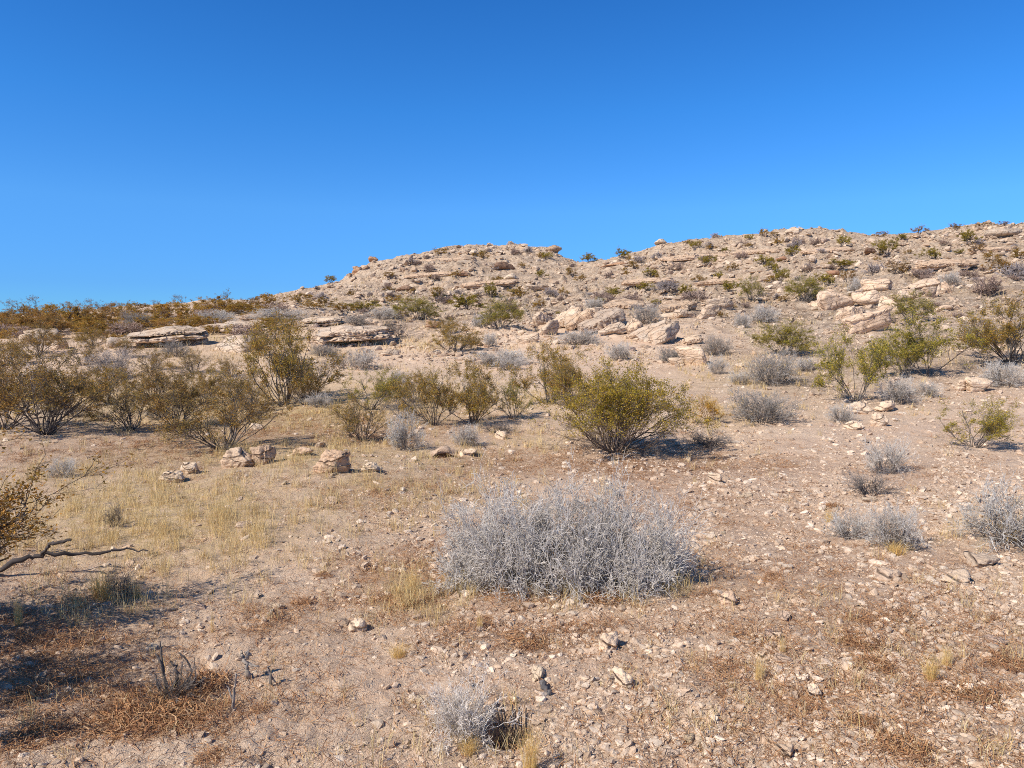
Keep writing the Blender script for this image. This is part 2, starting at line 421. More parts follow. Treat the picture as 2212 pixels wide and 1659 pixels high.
GREY = (.80, .82, .85); PALE = (1.08, 1.08, 1.06); RUST = (.62, .44, .36); DARK = (.42, .33, .29)
S = dict(strata=.16, layers=4, amp=.09, p=30, planes=10)
FL = dict(strata=.16, layers=3, amp=.10, freq=1.6, p=14, planes=16, sub=5)
# slabs by the brush
put_slab(335, 752, 165, 48, 'broad flat sandstone ledge with a dark shaded hollow under its front', 101, depth=.8, over=.92)
put_slab(496, 722, 160, 30, 'long layered rock ledge behind dry straw, just up from the pale rounded rock', 102, depth=.45, over=.25)
put_slab(545, 697, 72, 22, 'small dark-sided rock ledge stepped above the long layered ledge', 103, depth=.5, over=.85, tint=(.8, .72, .66))
put_boulder(500, 762, 92, 38, 'pale rounded low rock among dry straw below the long layered ledge', 104, depth=.8, strata=.1, layers=5, amp=.05, p=8)
put_slab(690, 706, 104, 24, 'thin pale flat slab lying on the far edge of the biggest slab', 105, depth=.6, over=.5, tint=PALE)
put_slab(756, 752, 190, 54, 'biggest flat sandstone slab with grey weathered top and deep shadow under its lip', 106, depth=.75, over=.85)
put_slab(715, 742, 105, 24, 'low tan slab tucked under the biggest slab where rusty brush begins', 107, depth=.4, over=0.1)
put_boulder(848, 748, 17, 11, 'small round dark stone beside the lip of the biggest slab', 108, tint=(.6, .55, .5), sub=3)
put_boulder(841, 770, 38, 15, 'flat pale stone on straw below the biggest slab', 109, sub=3, tint=PALE, amp=.04)
put_boulder(934, 712, 34, 20, 'dark-faced small rock between two brown bushes past the biggest slab', 110, tint=(.7, .6, .52), undercut=.3, **S)
put_boulder(80, 735, 70, 26, 'low pale rock half hidden by brush near the skyline bushes', 111, tint=PALE, **S)
put_boulder(52, 745, 22, 24, 'small upright whitish rock among brown brush', 112, sub=3, tint=PALE)
put_boulder(120, 755, 40, 20, 'low tan rock behind leafy olive brush by the flat ledge', 113, sub=3)
put_boulder(240, 752, 36, 24, 'rounded grey rock touching the flat ledge with the shaded hollow', 114, sub=3, tint=GREY)
# the outcrop of leaning slabs
LB = dict(strata=.12, layers=4, amp=.09, p=34, planes=11, sub=5)
OUT = [(1172,705,44,28,(0,6,8),'squared pale block at the low end of the leaning outcrop'),
 (1182,724,58,28,(0,-12,5),'cracked low block below the squared pale block'),
 (1232,712,72,34,(0,-32,10),'leaning ribbed slab next to the squared pale block'),
 (1256,717,62,34,(0,-36,-5),'steep narrow slab wedged against the large smooth leaning slab'),
 (1304,722,116,40,(6,-24,8),'large smooth grey leaning slab in the middle of the outcrop'),
 (1326,723,64,22,(0,-16,0),'flat wedge of rock resting at the foot of the large smooth leaning slab'),
 (1376,734,36,38,(0,-40,20),'dark-faced upright rock between the wedge and the twin leaning slabs'),
 (1417,740,90,38,(4,-24,6),'upper one of the twin pale leaning slabs'),
 (1443,745,84,38,(4,-24,0),'lower one of the twin pale leaning slabs, with a dark shadow beneath'),
 (1466,678,80,26,(0,-8,8),'long layered slab above the grey shrub on the outcrop'),
 (1442,692,58,16,(0,-5,0),'dark undercut rock below the long layered slab'),
 (1485,687,48,20,(0,-6,0),'pale lump of rock at the end of the dark undercut rock'),
 (1530,689,50,28,(0,-18,12),'reddish-based rock uphill along the outcrop'),
 (1556,670,58,26,(0,-6,0),'broken blocky rock topping the upper end of the outcrop'),
 (1500,745,48,18,(0,-14,0),'low slab just downhill of the twin leaning slabs'),
 (1140,744,48,20,(0,-10,0),'low flat rock below the cracked low block'),
 (1293,679,46,13,(0,-4,0),'thin plate of rock lying on top of the ribbed leaning slab'),
 (1355,668,90,20,(0,-4,0),'long pale ledge forming the crest of the outcrop'),
 (1235,690,50,20,(0,-12,0),'small rough rock on the crest behind the ribbed slab')]
for k, (px, b, w, h, t, lab) in enumerate(OUT):
    if 'slab' in lab.split(',')[0].split(' at ')[0].split(' of ')[0].split(' next ')[0].split(' above ')[0].split(' against ')[0] or 'ledge' in lab:
        put_slab(px, b, w * .98, h * 1.0 if abs(t[1]) > 20 else h, lab, 130 + k, depth=.8, tilt=(10, t[1] * .8, t[2]), over=.5, nl=2, sink=-.06 if abs(t[1]) > 20 else .1, tint=[(1.05, 1.03, 1.0), (.9, .84, .78), (1.12, 1.1, 1.06), (.98, .9, .82)][k % 4] if k != 4 else (.80, .80, .82)); continue
    put_boulder(px, b, w, h * 1.05, lab, 130 + k, depth=.7, tilt=t, tint=(1.0, .99, .98) if k != 4 else (.86, .86, .87), undercut=.3 if 'dark' in lab else .12, **LB)
put_boulder(1498, 790, 62, 42, 'big whitish rounded boulder alone on the slope below the outcrop', 160, depth=.8, tint=(1.28, 1.27, 1.24), p=9, amp=.07, sub=5, undercut=.1)
put_boulder(1462, 790, 32, 17, 'low whitish stone against the big whitish rounded boulder', 161, tint=(1.08, 1.07, 1.05), sub=3)
OUT2 = [(1811,671,62,46,(0,-8,14),'tall layered block at the near corner of the upper rock pile'),
 (1902,632,70,30,(0,4,0),'domed layered rock on top of the upper rock pile'),
 (1888,662,52,34,(0,-10,0),'smooth rounded rock under the domed layered rock'),
 (1839,697,48,28,(0,-16,0),'light wedge-shaped rock at the foot of the layered block'),
 (1887,718,80,42,(0,-10,12),'wide wrinkled rock at the lowest part of the upper rock pile'),
 (1928,672,36,32,(0,8,0),'rounded pink rock behind the leafy green bush on the rock pile'),
 (2010,642,26,20,(0,0,0),'small square pale block above the green bush on the rock pile'),
 (2030,638,16,22,(0,0,0),'narrow upright pale block next to the small square block'),
 (2048,634,18,26,(0,0,0),'last upright block in the row above the tall green bush'),
 (2010,624,64,22,(0,-3,0),'long ledge behind the row of small upright blocks'),
 (2048,674,32,14,(0,0,0),'flat tan rock behind the tall open-branched bush'),
 (1865,655,36,26,(0,-20,0),'cracked rock between layered block and rounded rock'),
 (1920,705,44,28,(0,6,0),'grey-topped rock at the side of the wide wrinkled rock'),
 (1860,684,34,20,(0,-8,0),'small pale rock above the light wedge-shaped rock'),
 (1775,668,48,18,(0,-8,0),'low broken rock downhill of the tall layered block'),
 (1960,650,46,24,(0,-4,0),'tan rock half hidden by the green bush on the rock pile')]
for k, (px, b, w, h, t, lab) in enumerate(OUT2):
    put_boulder(px, b, w * 1.12, h * 1.05, lab, 170 + k, depth=.9, tilt=(0, t[1] * 1.3 - 6, t[2] * 2 - 18 + 11 * (k % 4)), tint=(1.14, 1.08, 1.03), undercut=.16, sink=.26, **LB)
OUT3 = [(1088,586,48,22,DARK,'dark brown overhanging rock high on the round hill'),
 (1006,600,46,14,(.6,.48,.42),'dark broken rock below and beside the dark overhanging rock'),
 (872,629,42,13,(.55,.45,.4),'thin dark slanting rock rib on the lower round hill'),
 (1196,546,34,18,(.75,.68,.62),'craggy block at the edge where the round hill drops to the saddle'),
 (1222,556,36,18,DARK,'dark cliff rock falling to the saddle between the two hills'),
 (806,566,20,12,(.8,.62,.5),'orange-stained rock on the steep shoulder of the round hill'),
 (770,590,22,14,(.85,.68,.56),'rough rock at the foot of the steep shoulder on the skyline'),
 (1695,565,30,11,RUST,'rust-red flat rock on the bare hillside beneath a green shrub'),
 (1882,550,28,15,DARK,'dark rock next to a wide green shrub high on the hill'),
 (1800,597,26,13,RUST,'dark reddish rock on the hillside above the rock pile'),
 (1430,527,30,12,PALE,'pale knob of rocks at the crest where the second hill rises'),
 (1400,533,28,12,(1,.92,.85),'pinkish ledge on the crest just below the pale knob'),
 (1330,575,60,10,(.85,.66,.54),'long reddish ledge crossing the slope under the saddle'),
 (2180,513,70,22,GREY,'grey smooth outcrop near the top of the hill'),
 (1715,505,40,14,PALE,'pale rock slab on the rounded top of the second hill'),
 (1160,630,50,14,PALE,'pale rock band at the bottom of the round hill'),
 (1100,606,40,16,PALE,'light cracked rock face under the dark overhanging rock'),
 (1180,690,26,14,(.8,.7,.62),'small rock above the squared pale block'),
 (470,642,70,12,PALE,'low pale rock knoll on the brushy skyline')]
for k, (px, b, w, h, tn, lab) in enumerate(OUT3):
    put_boulder(px, b, w, h, lab, 200 + k, depth=.6, tint=tn, undercut=.3, strata=.2, layers=4, amp=.1, p=10, sub=4)
for k, (px, b, w, h, lab) in enumerate([(960,566,110,9,'low rock ledge crossing the top of the round hill'),(930,602,120,10,'long rock ledge low on the steep side of the round hill'),(1060,618,130,11,'rock ledge under the broken dark rocks of the round hill'),(1500,563,130,10,'rock ledge on the upper slope of the second hill past the saddle'),
    (1640,548,110,10,'rock ledge under the rounded top of the second hill'),(1790,545,120,11,'rock ledge high on the second hill by a wide green shrub'),(2060,575,140,13,'rock ledge on the hillside above the row of upright blocks'),(1570,612,120,11,'rock ledge on the slope above the leaning outcrop'),(2150,545,90,12,'rock ledge under the grey smooth outcrop'),(1400,612,130,10,'rock ledge among shrubs uphill of the leaning outcrop')]):
    put_slab(px, b, w, h, lab, 270 + k, depth=.3, tilt=(12, -4, 4), over=.3, nl=2, tint=(1.06, .98, .90))
# stones among the near plants
NEAR = [(505,1012,72,42,(.95,.9,.85),'rough pinkish rock by the base of the rusty bush, the wider of a touching pair'),
 (562,1006,50,42,(.85,.78,.72),'knobbly rock of a touching pair, with a dark shadow side'),
 (708,1024,82,50,(.92,.82,.74),'ribbed squarish rock with one dark side standing on litter'),
 (797,1022,50,20,PALE,'low pale stone right after the ribbed squarish rock'),
 (402,1024,42,26,PALE,'pale upright stone in straw, the back one of two'),
 (366,1044,52,26,PALE,'pale low stone in straw, the front one of two'),
 (1012,986,44,12,PALE,'flat white stone at the rim of the burrow'),
 (1083,950,26,16,PALE,'pointed pale stone beyond the burrow'),
 (1408,976,26,12,PALE,'white stone under the low branches of the big green bush'),
 (1316,1410,62,34,(1.05,1.0,.95),'largest tan stone lying below the big grey bush'),
 (1350,1488,50,34,PALE,'whitish stone with a small neighbour, below the largest tan stone'),
 (770,1366,40,22,PALE,'pale stone on bare sand beside a straw patch'),
 (1547,1046,32,20,PALE,'round white stone on open ground behind the big grey bush'),
 (1927,1257,62,16,(.9,.85,.82),'flat pinkish-grey stone on the stony slope below the full grey shrub'),
 (1580,1311,40,24,(.95,.86,.8),'angular pinkish stone lying past the orange-red weeds of the big grey bush'),
 (2135,1230,66,20,GREY,'broad grey stone sunk in the stony slope near the large pale shrub'),
 (1700,1638,40,20,(.8,.76,.72),'brownish tilted stone near the bottom edge with a dark shadow'),
 (2080,1262,70,14,PALE,'flat pale slab in the ground among stones below the large pale shrub'),(1682,1386,26,15,PALE,'white stone at the edge of brown weeds in the gravel'),(1650,1430,24,15,PALE,'pale wedge of stone near upright straw'),
 (1766,1517,34,32,PALE,'angular white stone standing on its edge in dry weeds'),
 (1870,895,60,24,PALE,'pale flat stone heading the stony strip under the open bush'),
 (1920,890,48,20,PALE,'second pale flat stone of the stony strip under the open bush'),
 (2120,850,60,30,PALE,'white stone with dark underside near the small grey shrub'),
 (2080,845,34,24,PALE,'cracked pale stone beside the white stone with dark underside'),
 (1850,930,40,18,PALE,'pale brick-shaped stone in the stony strip'),
 (1905,922,34,26,PALE,'upright pale stone with dark base in the stony strip'),
 (650,985,50,14,(.95,.85,.78),'small flat rock group member next to the ribbed squarish rock')]
for k, (px, b, w, h, tn, lab) in enumerate(NEAR):
    put_boulder(px, b, w, h * (1.0 if k < 6 else 1.12), lab, 230 + k, depth=.8, tilt=(0, 0, 0) if k < 6 else (9, -3, 15 * (k % 5) - 30), tint=tuple(v * (1.0 if k < 6 else 1.15) for v in tn), name='stone', cat='stone', strata=.08 if k > 6 else .16, layers=4, amp=.15, freq=2.6, p=30, sub=5 if k < 6 else 4, undercut=.08, sink=.22)

# hillside boulders that show largest (repeats), then the rubble as one mass
ROCKLIB = [rock_mesh(300 + k, 3, smooth=False, amp=.09, p=40, planes=8, strata=.12 if k % 2 else 0, layers=3, dims=(1, .8, .5)) for k in range(9)]
def rock_copy(me, x, y, z, w, name, cat, label, group, tint, flat=1.0, rng=RNG):
    o = link(name, me); o.location = (x, y, z + w * .6 * flat * .18)
    o.scale = (w, w * rng.uniform(.75, 1.1), w * flat); o.rotation_euler = (rng.uniform(-.3, .3), rng.uniform(-.3, .3), rng.uniform(0, 2 * PI)); o.color = (*tint, 1)
    return tag(o, label, cat, group)
HILL_G = [(lambda px, py: (px < 1240) & (py < 650), 'weathered boulder among the rubble on the face of the round hill', 'boulders on the round hill'),
          (lambda px, py: (px >= 1240) & (py < 600), 'sunlit boulder on the upper slope of the second hill', 'boulders on the upper slope of the second hill'),
          (lambda px, py: (px >= 1240) & (px < 1760), 'tan boulder on the slope around the leaning outcrop', 'boulders around the leaning outcrop'),
          (lambda px, py: (px >= 1760), 'pale boulder on the stony hillside around the upper rock pile', 'boulders around the upper rock pile'),
          (lambda px, py: (px < 1240), 'low boulder on the brushy rise below the round hill', 'boulders on the brushy rise')]
n = 0
while n < 190:
    px = RNG.uniform(560, 2230); py = RNG.uniform(490, 780)
    if px < 1250 and RNG.random() < .35: continue
    if np.isnan(hits(np.array([px]), np.array([py - 14.]))[1][0]): continue
    x, y, z = [float(q[0]) for q in hits(np.array([px]), np.array([py]))]
    if not y == y or y < 19: continue
    wpx = min(7 + RNG.pareto(2.4) * 6, 26); w = wpx * y / F
    for fn, lab, g in HILL_G:
        if fn(px, py): break
    t = RNG.uniform(.82, 1.1); rock_copy(ROCKLIB[n % 9], x, y, z, w, 'boulder', 'boulder', lab, g, (t, t * RNG.uniform(.93, 1.0), t * RNG.uniform(.88, 1.0)), RNG.uniform(.5, .95)); n += 1
STONE_G = [(lambda px, py: (py > 1250) & (px > 1450), 'small pale stone scattered in the reddish weeds downhill of the stony slope', 'stones in the reddish weeds'),
           (lambda px, py: (py > 1290) & (px > 1050), 'small whitish stone scattered on gravel below the big grey bush', 'stones below the big grey bush'),
           (lambda px, py: (py > 1290), 'small stone scattered on the pinkish sand near the dead stump', 'stones near the dead stump'),
           (lambda px, py: (px > 1500), 'small pale stone scattered on the stony slope by the small grey shrubs', 'stones by the small grey shrubs'),
           (lambda px, py: (px > 980), 'small stone scattered between the big grey bush and the big green bush', 'stones between the grey and the green bush'),
           (lambda px, py: (px > -999), 'small tan stone scattered on the ground beside the straw patches', 'stones beside the straw patches')]
n = 0
while n < 250:
    px = RNG.uniform(0, 2212); py = 860 + 790 * RNG.random() ** .9
    if px < 560 and RNG.random() < .65: continue
    if 560 < px < 1000 and py > 1450 and RNG.random() < .6: continue
    x, y, z = [float(q[0]) for q in hits(np.array([px]), np.array([py]))]
    wpx = min(9 + RNG.pareto(2.6) * 9, 38) * (1.25 if py > 1300 else 1.0)
    if px > 1700 and py < 1000: wpx *= 1.25
    w = wpx * y / F
    for fn, lab, g in STONE_G:
        if fn(px, py): break
    t = RNG.uniform(.9, 1.15); rock_copy(ROCKLIB[n % 9], x, y, z, w, 'stone', 'stone', lab, g, (t, t * RNG.uniform(.94, 1.01), t * RNG.uniform(.9, 1.02)), RNG.uniform(.5, .9)); n += 1

def scatter_rocks(name, px, py, wpx, sub, cmin, cmax, kind, flat=(.45, .9), lib=16, sinkf=.12, asp=(.6, 1.), tip=.3, pl=12):
    x, y, z = hits(px, py); ok = ~np.isnan(y); x, y, z, wpx = x[ok], y[ok], z[ok], wpx[ok]
    w = wpx * y / F; n = len(x); r = np.random.default_rng(len(px))
    vs = [rock_v(500 + k, sub, p=40, planes=pl, amp=.10 if sub > 1 else 0, fine=0, dims=(1, 1, 1)) for k in range(lib)]
    nv = len(vs[0][0]); base = np.array([v for v, _ in vs]); fc = vs[0][1]
    k = r.integers(0, lib, n); P = base[k] * np.stack([w, w * r.uniform(*asp, n), w * r.uniform(*flat, n)], 1)[:, None, :]
    for ax in (0, 1, 2):
        a = r.uniform(0, 2 * PI, n) if ax == 2 else r.normal(0, tip, n)
        c, s = np.cos(a)[:, None], np.sin(a)[:, None]; i, j = [(1, 2), (0, 2), (0, 1)][ax]
        pi, pj = P[..., i].copy(), P[..., j].copy(); P[..., i] = c * pi - s * pj; P[..., j] = s * pi + c * pj
    P += np.stack([x, y, z + w * sinkf], 1)[:, None, :]
    Q = (fc[None] + (np.arange(n) * nv)[:, None, None]).reshape(-1, 3)
    t = r.random((n, 1)) ** 1.5; b = r.uniform(.72, 1.14, (n, 1))
    col = np.repeat((np.array(cmin) * (1 - t) + np.array(cmax) * t) * b, nv, 0)
    o = link(name, mk_mesh(name, P.reshape(-1, 3), Q, M_GRAVEL, col, smooth=False)); return tag(o, kind='stuff')
r = np.random.default_rng(21)
NR = 52000
px = r.uniform(480, 2260, NR); py = 478 + (800 - 478) * r.random(NR) ** .95
keep = (px > 750) | (r.random(NR) < sstep(480, 800, px)); cl = .5 + .5 * n2(px / 60, py / 18, 77); cl2 = .5 + .5 * n2(px / 170 + .3 * py / 20, py / 30, 79); keep &= r.random(NR) < .12 + .9 * cl * cl2 * 1.5
px, py = px[keep], py[keep]
scatter_rocks('rubble', px, py, np.minimum(2.6 + r.pareto(2.1, len(px)) * 3.0, 19), 2, (.56, .39, .26), (.84, .655, .48), 'stuff', flat=(.22, .62), sinkf=.06, asp=(.45, .95), tip=.22, pl=7)
NR = 200000
px = r.uniform(-20, 2232, NR); py = 800 + 900 * r.random(NR) ** .8
dens = .10 + .45 * sstep(560, 1050, px) + .55 * sstep(1350, 1800, px) * sstep(1500, 1150, py) + .1 * sstep(1350, 1800, px); dens *= 1 - .5 * zone(GRASS_Z, px, py); dens *= 1 - .85 * zone([(740, 1540, 240, 150, 1.)], px, py)
cl = .5 + .5 * n2(px / 90, py / 45, 78); keep = r.random(NR) < dens * (.1 + 1.2 * cl ** 1.5)
px, py = px[keep], py[keep]
scatter_rocks('gravel', px, py, np.minimum(2.8 + r.pareto(2.0, len(px)) * 3.0, 20) * (.82 + .5 * sstep(850, 1400, py)), 1, (.62, .435, .295), (.92, .735, .56), 'stuff', flat=(.22, .6), asp=(.5, 1.), sinkf=.02, pl=8)

# ------------------------------------------------------------------ plants
def grow(rng, P, D, L, R, nst, jit, up, tip=.45):
    """polylines from P along D; returns the segments and the nodes from which children may start"""
    n = len(P); segs = []; nodes = []
    p = P.copy(); d = D / np.linalg.norm(D, axis=1, keepdims=True); st = (L / nst)[:, None]
    for k in range(nst):
        q = p + d * st
        r0 = R * (1 - (1 - tip) * k / nst); r1 = R * (1 - (1 - tip) * (k + 1) / nst)
        segs.append((p, q, r0, r1)); nodes.append((q, d, np.full(n, (k + 1) / nst), r1, L))
        d = d + rng.normal(0, jit, (n, 3)) + np.array([0, 0, up]); d /= np.linalg.norm(d, axis=1, keepdims=True); p = q
    return [np.concatenate([s[i] for s in segs]) for i in range(4)], [np.concatenate([s[i] for s in nodes]) for i in range(5)]
def spawn(rng, nodes, count, fmin, ang, lf, rf, flat=1.0):
    q, d, f, r, L = nodes; c = np.flatnonzero(f >= fmin); k = rng.choice(c, count)
    v = rng.normal(size=(count, 3)); v -= (v * d[k]).sum(1, keepdims=True) * d[k]; v /= np.linalg.norm(v, axis=1, keepdims=True)
    a = rng.normal(ang, ang * .35, count)[:, None]
    D = d[k] * np.cos(a) + v * np.sin(a); D[:, 2] *= flat
    return q[k], D, L[k] * rng.uniform(lf * .6, lf * 1.35, count), r[k] * rf
def leaves(rng, q, size, asp=.5):
    n = len(q); a = rng.normal(size=(n, 3)); a[:, 2] += .5; a /= np.linalg.norm(a, axis=1, keepdims=True)
    b = np.cross(a, rng.normal(size=(n, 3))); b /= np.linalg.norm(b, axis=1, keepdims=True)
    s = (size * rng.uniform(.6, 1.3, n))[:, None]
    V = np.stack([q, q + a * s * .5 + b * s * asp * .5, q + a * s, q + a * s * .5 - b * s * asp * .5], 1)
    return V.reshape(-1, 3), np.arange(n * 4).reshape(n, 4)
def env(th, R, H): return 1 / np.sqrt((np.sin(th) / R) ** 2 + (np.cos(th) / H) ** 2)

LEAF_PAL = {'green': [(.36, .315, .045), (.46, .375, .05), (.56, .40, .06), (.25, .23, .04)],
            'olive': [(.40, .28, .05), (.50, .33, .055), (.56, .30, .06), (.28, .21, .045)],
            'rust':  [(.46, .265, .06), (.52, .28, .065), (.36, .25, .065), (.25, .165, .05)]}
def creosote(seed, pal, ns=22, H=1.2, R=.85, k1=5, k2=5, k3=5, lpt=5, leaf=.024, tmax=62, rad=.010, lmin=.35, stemcol=(.17, .145, .125)):
    g = np.random.default_rng(seed)
    az = g.uniform(0, 2 * PI, ns); th = np.radians(g.uniform(6, tmax, ns))
    P = np.stack([np.cos(az), np.sin(az), 0 * az], 1) * g.uniform(.02, .13, ns)[:, None] * R
    D = np.stack([np.cos(az) * np.sin(th), np.sin(az) * np.sin(th), np.cos(th)], 1)
    L = env(th, R, H) * g.uniform(.62, .88, ns)
    s0, n0 = grow(g, P, D, L, np.full(ns, rad) * g.uniform(.7, 1.3, ns), 8, .12, .02, .5)
    s1, n1 = grow(g, *spawn(g, n0, ns * k1, .3, .55, .42, .7), 5, .14, .05)
    s2, n2_ = grow(g, *spawn(g, n1, ns * k1 * k2, .3, .6, .42, .7), 3, .16, .05)
    s3, n3_ = grow(g, *spawn(g, n2_, ns * k1 * k2 * k3, .3, .6, .5, .8), 2, .2, .05)
    segs = [np.concatenate([a[i] for a in (s0, s1, s2, s3)]) for i in range(4)]
    segs[2] = np.maximum(segs[2], .0016); segs[3] = np.maximum(segs[3], .0013)
    segs[0][:, 2] = np.maximum(segs[0][:, 2], -.02); segs[1][:, 2] = np.maximum(segs[1][:, 2], -.02)
    V, Q = tubes(*segs)
    c = np.repeat(np.array(stemcol) * g.uniform(.6, 1.5, (len(segs[0]), 1)), 6, 0)
    nd = n3_[0]; sel = nd[g.integers(0, len(nd), ns * k1 * k2 * k3 * lpt)] + g.normal(0, .018, (ns * k1 * k2 * k3 * lpt, 3))
    hz = sel[:, 2] / H; dens = .5 + .5 * n3(sel * 4.5, seed)
    sel = sel[(g.random(len(sel)) < sstep(lmin - .15, lmin + .2, hz + .25 * (np.hypot(sel[:, 0], sel[:, 1]) / R - .5))) & (g.random(len(sel)) < .25 + 1.1 * dens)]
    LV, LQ = leaves(g, sel, leaf)
    pal_ = np.array(LEAF_PAL[pal]); w = .5 + .5 * n3(sel * 3 + 9, seed + 2) + g.normal(0, .22, len(sel))
    ci = np.clip((w * 4).astype(int), 0, 3)[:, None]; lc = np.repeat(pal_[ci[:, 0]] * g.uniform(.75, 1.25, (len(sel), 1)), 4, 0)
    # the plant in a unit box: width 1, height 1
    W = np.percentile(np.hypot(LV[:, 0], LV[:, 1]), 84) * 2; Hh = np.percentile(LV[:, 2], 99.2)
    sc = np.array([1 / W, 1 / W, 1 / Hh])
    return (V * sc, Q, c), (LV * sc, LQ, lc)
def bush_lib(name, seed, pal, **k):
    (V, Q, c), (LV, LQ, lc) = creosote(seed, pal, **k)
    return mk_mesh(name + '_stem', V, Q, M_STEM, c), mk_mesh(name + '_crown', LV, LQ, M_LEAF, lc, False)
def join_lib(name, seed, pal, **k):
    (V, Q, c), (LV, LQ, lc) = creosote(seed, pal, **k)
    return mk_mesh(name, np.vstack([V, LV]), np.vstack([Q, LQ + len(V)]), M_LEAF, np.vstack([c, lc]), False)
CB = {'green': [bush_lib('green', 11, 'green', k3=6, lpt=9, lmin=.2), bush_lib('green', 12, 'green', ns=16, tmax=58, lpt=9, lmin=.25)],
      'olive': [bush_lib('olive', 13, 'olive', lmin=.22, lpt=9), bush_lib('olive', 14, 'olive', ns=16, tmax=58, k2=6, lpt=9), bush_lib('olive', 15, 'green', ns=12, tmax=48, k2=4, leaf=.028, lmin=.2)],
      'rust': [bush_lib('rust', 16, 'rust', lmin=.36, lpt=7, k3=5, stemcol=(.14, .115, .10)), bush_lib('rust', 17, 'rust', ns=28, tmax=58, lpt=7, lmin=.42, stemcol=(.13, .105, .09)), bush_lib('rust', 18, 'olive', ns=20, tmax=62, lpt=5, lmin=.36, stemcol=(.14, .115, .10))],
      'open': [bush_lib('open', 19, 'green', ns=13, tmax=52, k1=6, k2=5, k3=5, lpt=9, leaf=.03, lmin=.3, H=1.4), bush_lib('open', 20, 'green', ns=10, tmax=55, k1=7, k2=5, k3=6, lpt=8, leaf=.03, lmin=.3, H=1.4)],
      'bare': [bush_lib('bare', 22, 'rust', ns=20, tmax=60, k2=4, k3=3, lpt=1, lmin=.5, stemcol=(.22, .19, .17))]}
FAR = {'green': [join_lib('far', 31 + k, 'green', ns=14, k1=4, k2=4, k3=4, lpt=7, leaf=.06, lmin=.12, rad=.014) for k in range(3)],
       'olive': [join_lib('far', 41 + k, 'olive', ns=14, k1=4, k2=4, k3=4, lpt=7, leaf=.055, lmin=.12, rad=.014) for k in range(3)],
       'rust': [join_lib('far', 51 + k, 'rust', ns=14, k1=4, k2=4, k3=4, lpt=6, leaf=.05, lmin=.15, rad=.014) for k in range(3)],
       'sprig': [join_lib('far', 61 + k, 'rust', ns=7, k1=3, k2=3, k3=3, lpt=3, leaf=.05, lmin=.3, rad=.012, tmax=22) for k in range(2)]}

def drybush(seed, ns=60, H=.45, R=.45, k1=5, k2=5, k3=2, rad=.0035, base=.3, tmax=82, jit=.17, c0=(.17, .135, .11), c1=(.80, .72, .63), elong=1.0, minr=.0016):
    g = np.random.default_rng(seed)
    az = g.uniform(0, 2 * PI, ns); th = np.radians(tmax * g.random(ns) ** .7)
    P = np.stack([np.cos(az) * elong, np.sin(az), 0 * az], 1) * (np.sqrt(g.random(ns)) * base * R)[:, None]
    D = np.stack([np.cos(az) * np.sin(th), np.sin(az) * np.sin(th), np.cos(th) + .1], 1)
    L = env(th, R, H) * g.uniform(.5, .8, ns)
    s0, n0 = grow(g, P, D, L, np.full(ns, rad) * g.uniform(.7, 1.4, ns), 6, jit, .05, .5)
    s1, n1 = grow(g, *spawn(g, n0, ns * k1, .25, .6, .42, .75), 4, jit * 1.2, .05)
    s2, n2_ = grow(g, *spawn(g, n1, ns * k1 * k2, .25, .65, .5, .8), 2, jit * 1.4, .06)
    s3, n3_ = grow(g, *spawn(g, n2_, ns * k1 * k2 * k3, .3, .7, .55, .9), 1, .2, .05)
    def part(ss):
        sg = [np.concatenate([a[i] for a in ss]) for i in range(4)]
        sg[2] = np.maximum(sg[2], minr); sg[3] = np.maximum(sg[3], minr * .7)
        for q in (0, 1): sg[q][:, 2] = np.where(sg[q][:, 2] < 0, -sg[q][:, 2] * .3, sg[q][:, 2])
        V, Q = tubes(*sg)
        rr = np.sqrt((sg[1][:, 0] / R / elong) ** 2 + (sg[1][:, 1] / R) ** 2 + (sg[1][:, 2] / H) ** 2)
        t = np.clip(rr * 1.5 - .55 + g.normal(0, .2, len(rr)), 0, 1)[:, None]  # outer tips paler; inner twigs coloured darker to stand in for inside shade
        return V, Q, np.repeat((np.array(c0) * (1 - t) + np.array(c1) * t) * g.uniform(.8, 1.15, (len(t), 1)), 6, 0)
    A = part((s0, s1)); B = part((s2, s3))
    W = np.percentile(np.hypot(B[0][:, 0] / elong, B[0][:, 1]), 90) * 2; Hh = np.percentile(B[0][:, 2], 99.3)
    sc = np.array([1 / W, 1 / W, 1 / Hh])
    return (A[0] * sc, A[1], A[2]), (B[0] * sc, B[1], B[2])
def dry_lib(name, seed, **k):
    A, B = drybush(seed, **k); return mk_mesh(name + '_stem', *A[:2], M_STEM, A[2]), mk_mesh(name + '_twig', *B[:2], M_STEM, B[2])
def dry_join(name, seed, **k):
    A, B = drybush(seed, **k); return mk_mesh(name, np.vstack([A[0], B[0]]), np.vstack([A[1], B[1] + len(A[0])]), M_STEM, np.vstack([A[2], B[2]]))
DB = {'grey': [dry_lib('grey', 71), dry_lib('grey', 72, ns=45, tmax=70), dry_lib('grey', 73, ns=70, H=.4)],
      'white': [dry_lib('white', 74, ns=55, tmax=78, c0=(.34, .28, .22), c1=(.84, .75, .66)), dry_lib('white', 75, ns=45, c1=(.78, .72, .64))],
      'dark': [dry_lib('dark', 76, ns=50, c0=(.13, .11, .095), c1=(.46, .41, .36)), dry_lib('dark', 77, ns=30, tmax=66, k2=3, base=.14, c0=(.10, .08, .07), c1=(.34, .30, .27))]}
FARD = {'grey': [dry_join('far', 81 + k, ns=34, k1=4, k2=4, k3=2, minr=.006, c1=(.58, .52, .46)) for k in range(3)],
        'brown': [dry_join('far', 86 + k, ns=34, k1=4, k2=4, k3=2, minr=.006, c0=(.19, .14, .11), c1=(.50, .37, .27)) for k in range(2)]}

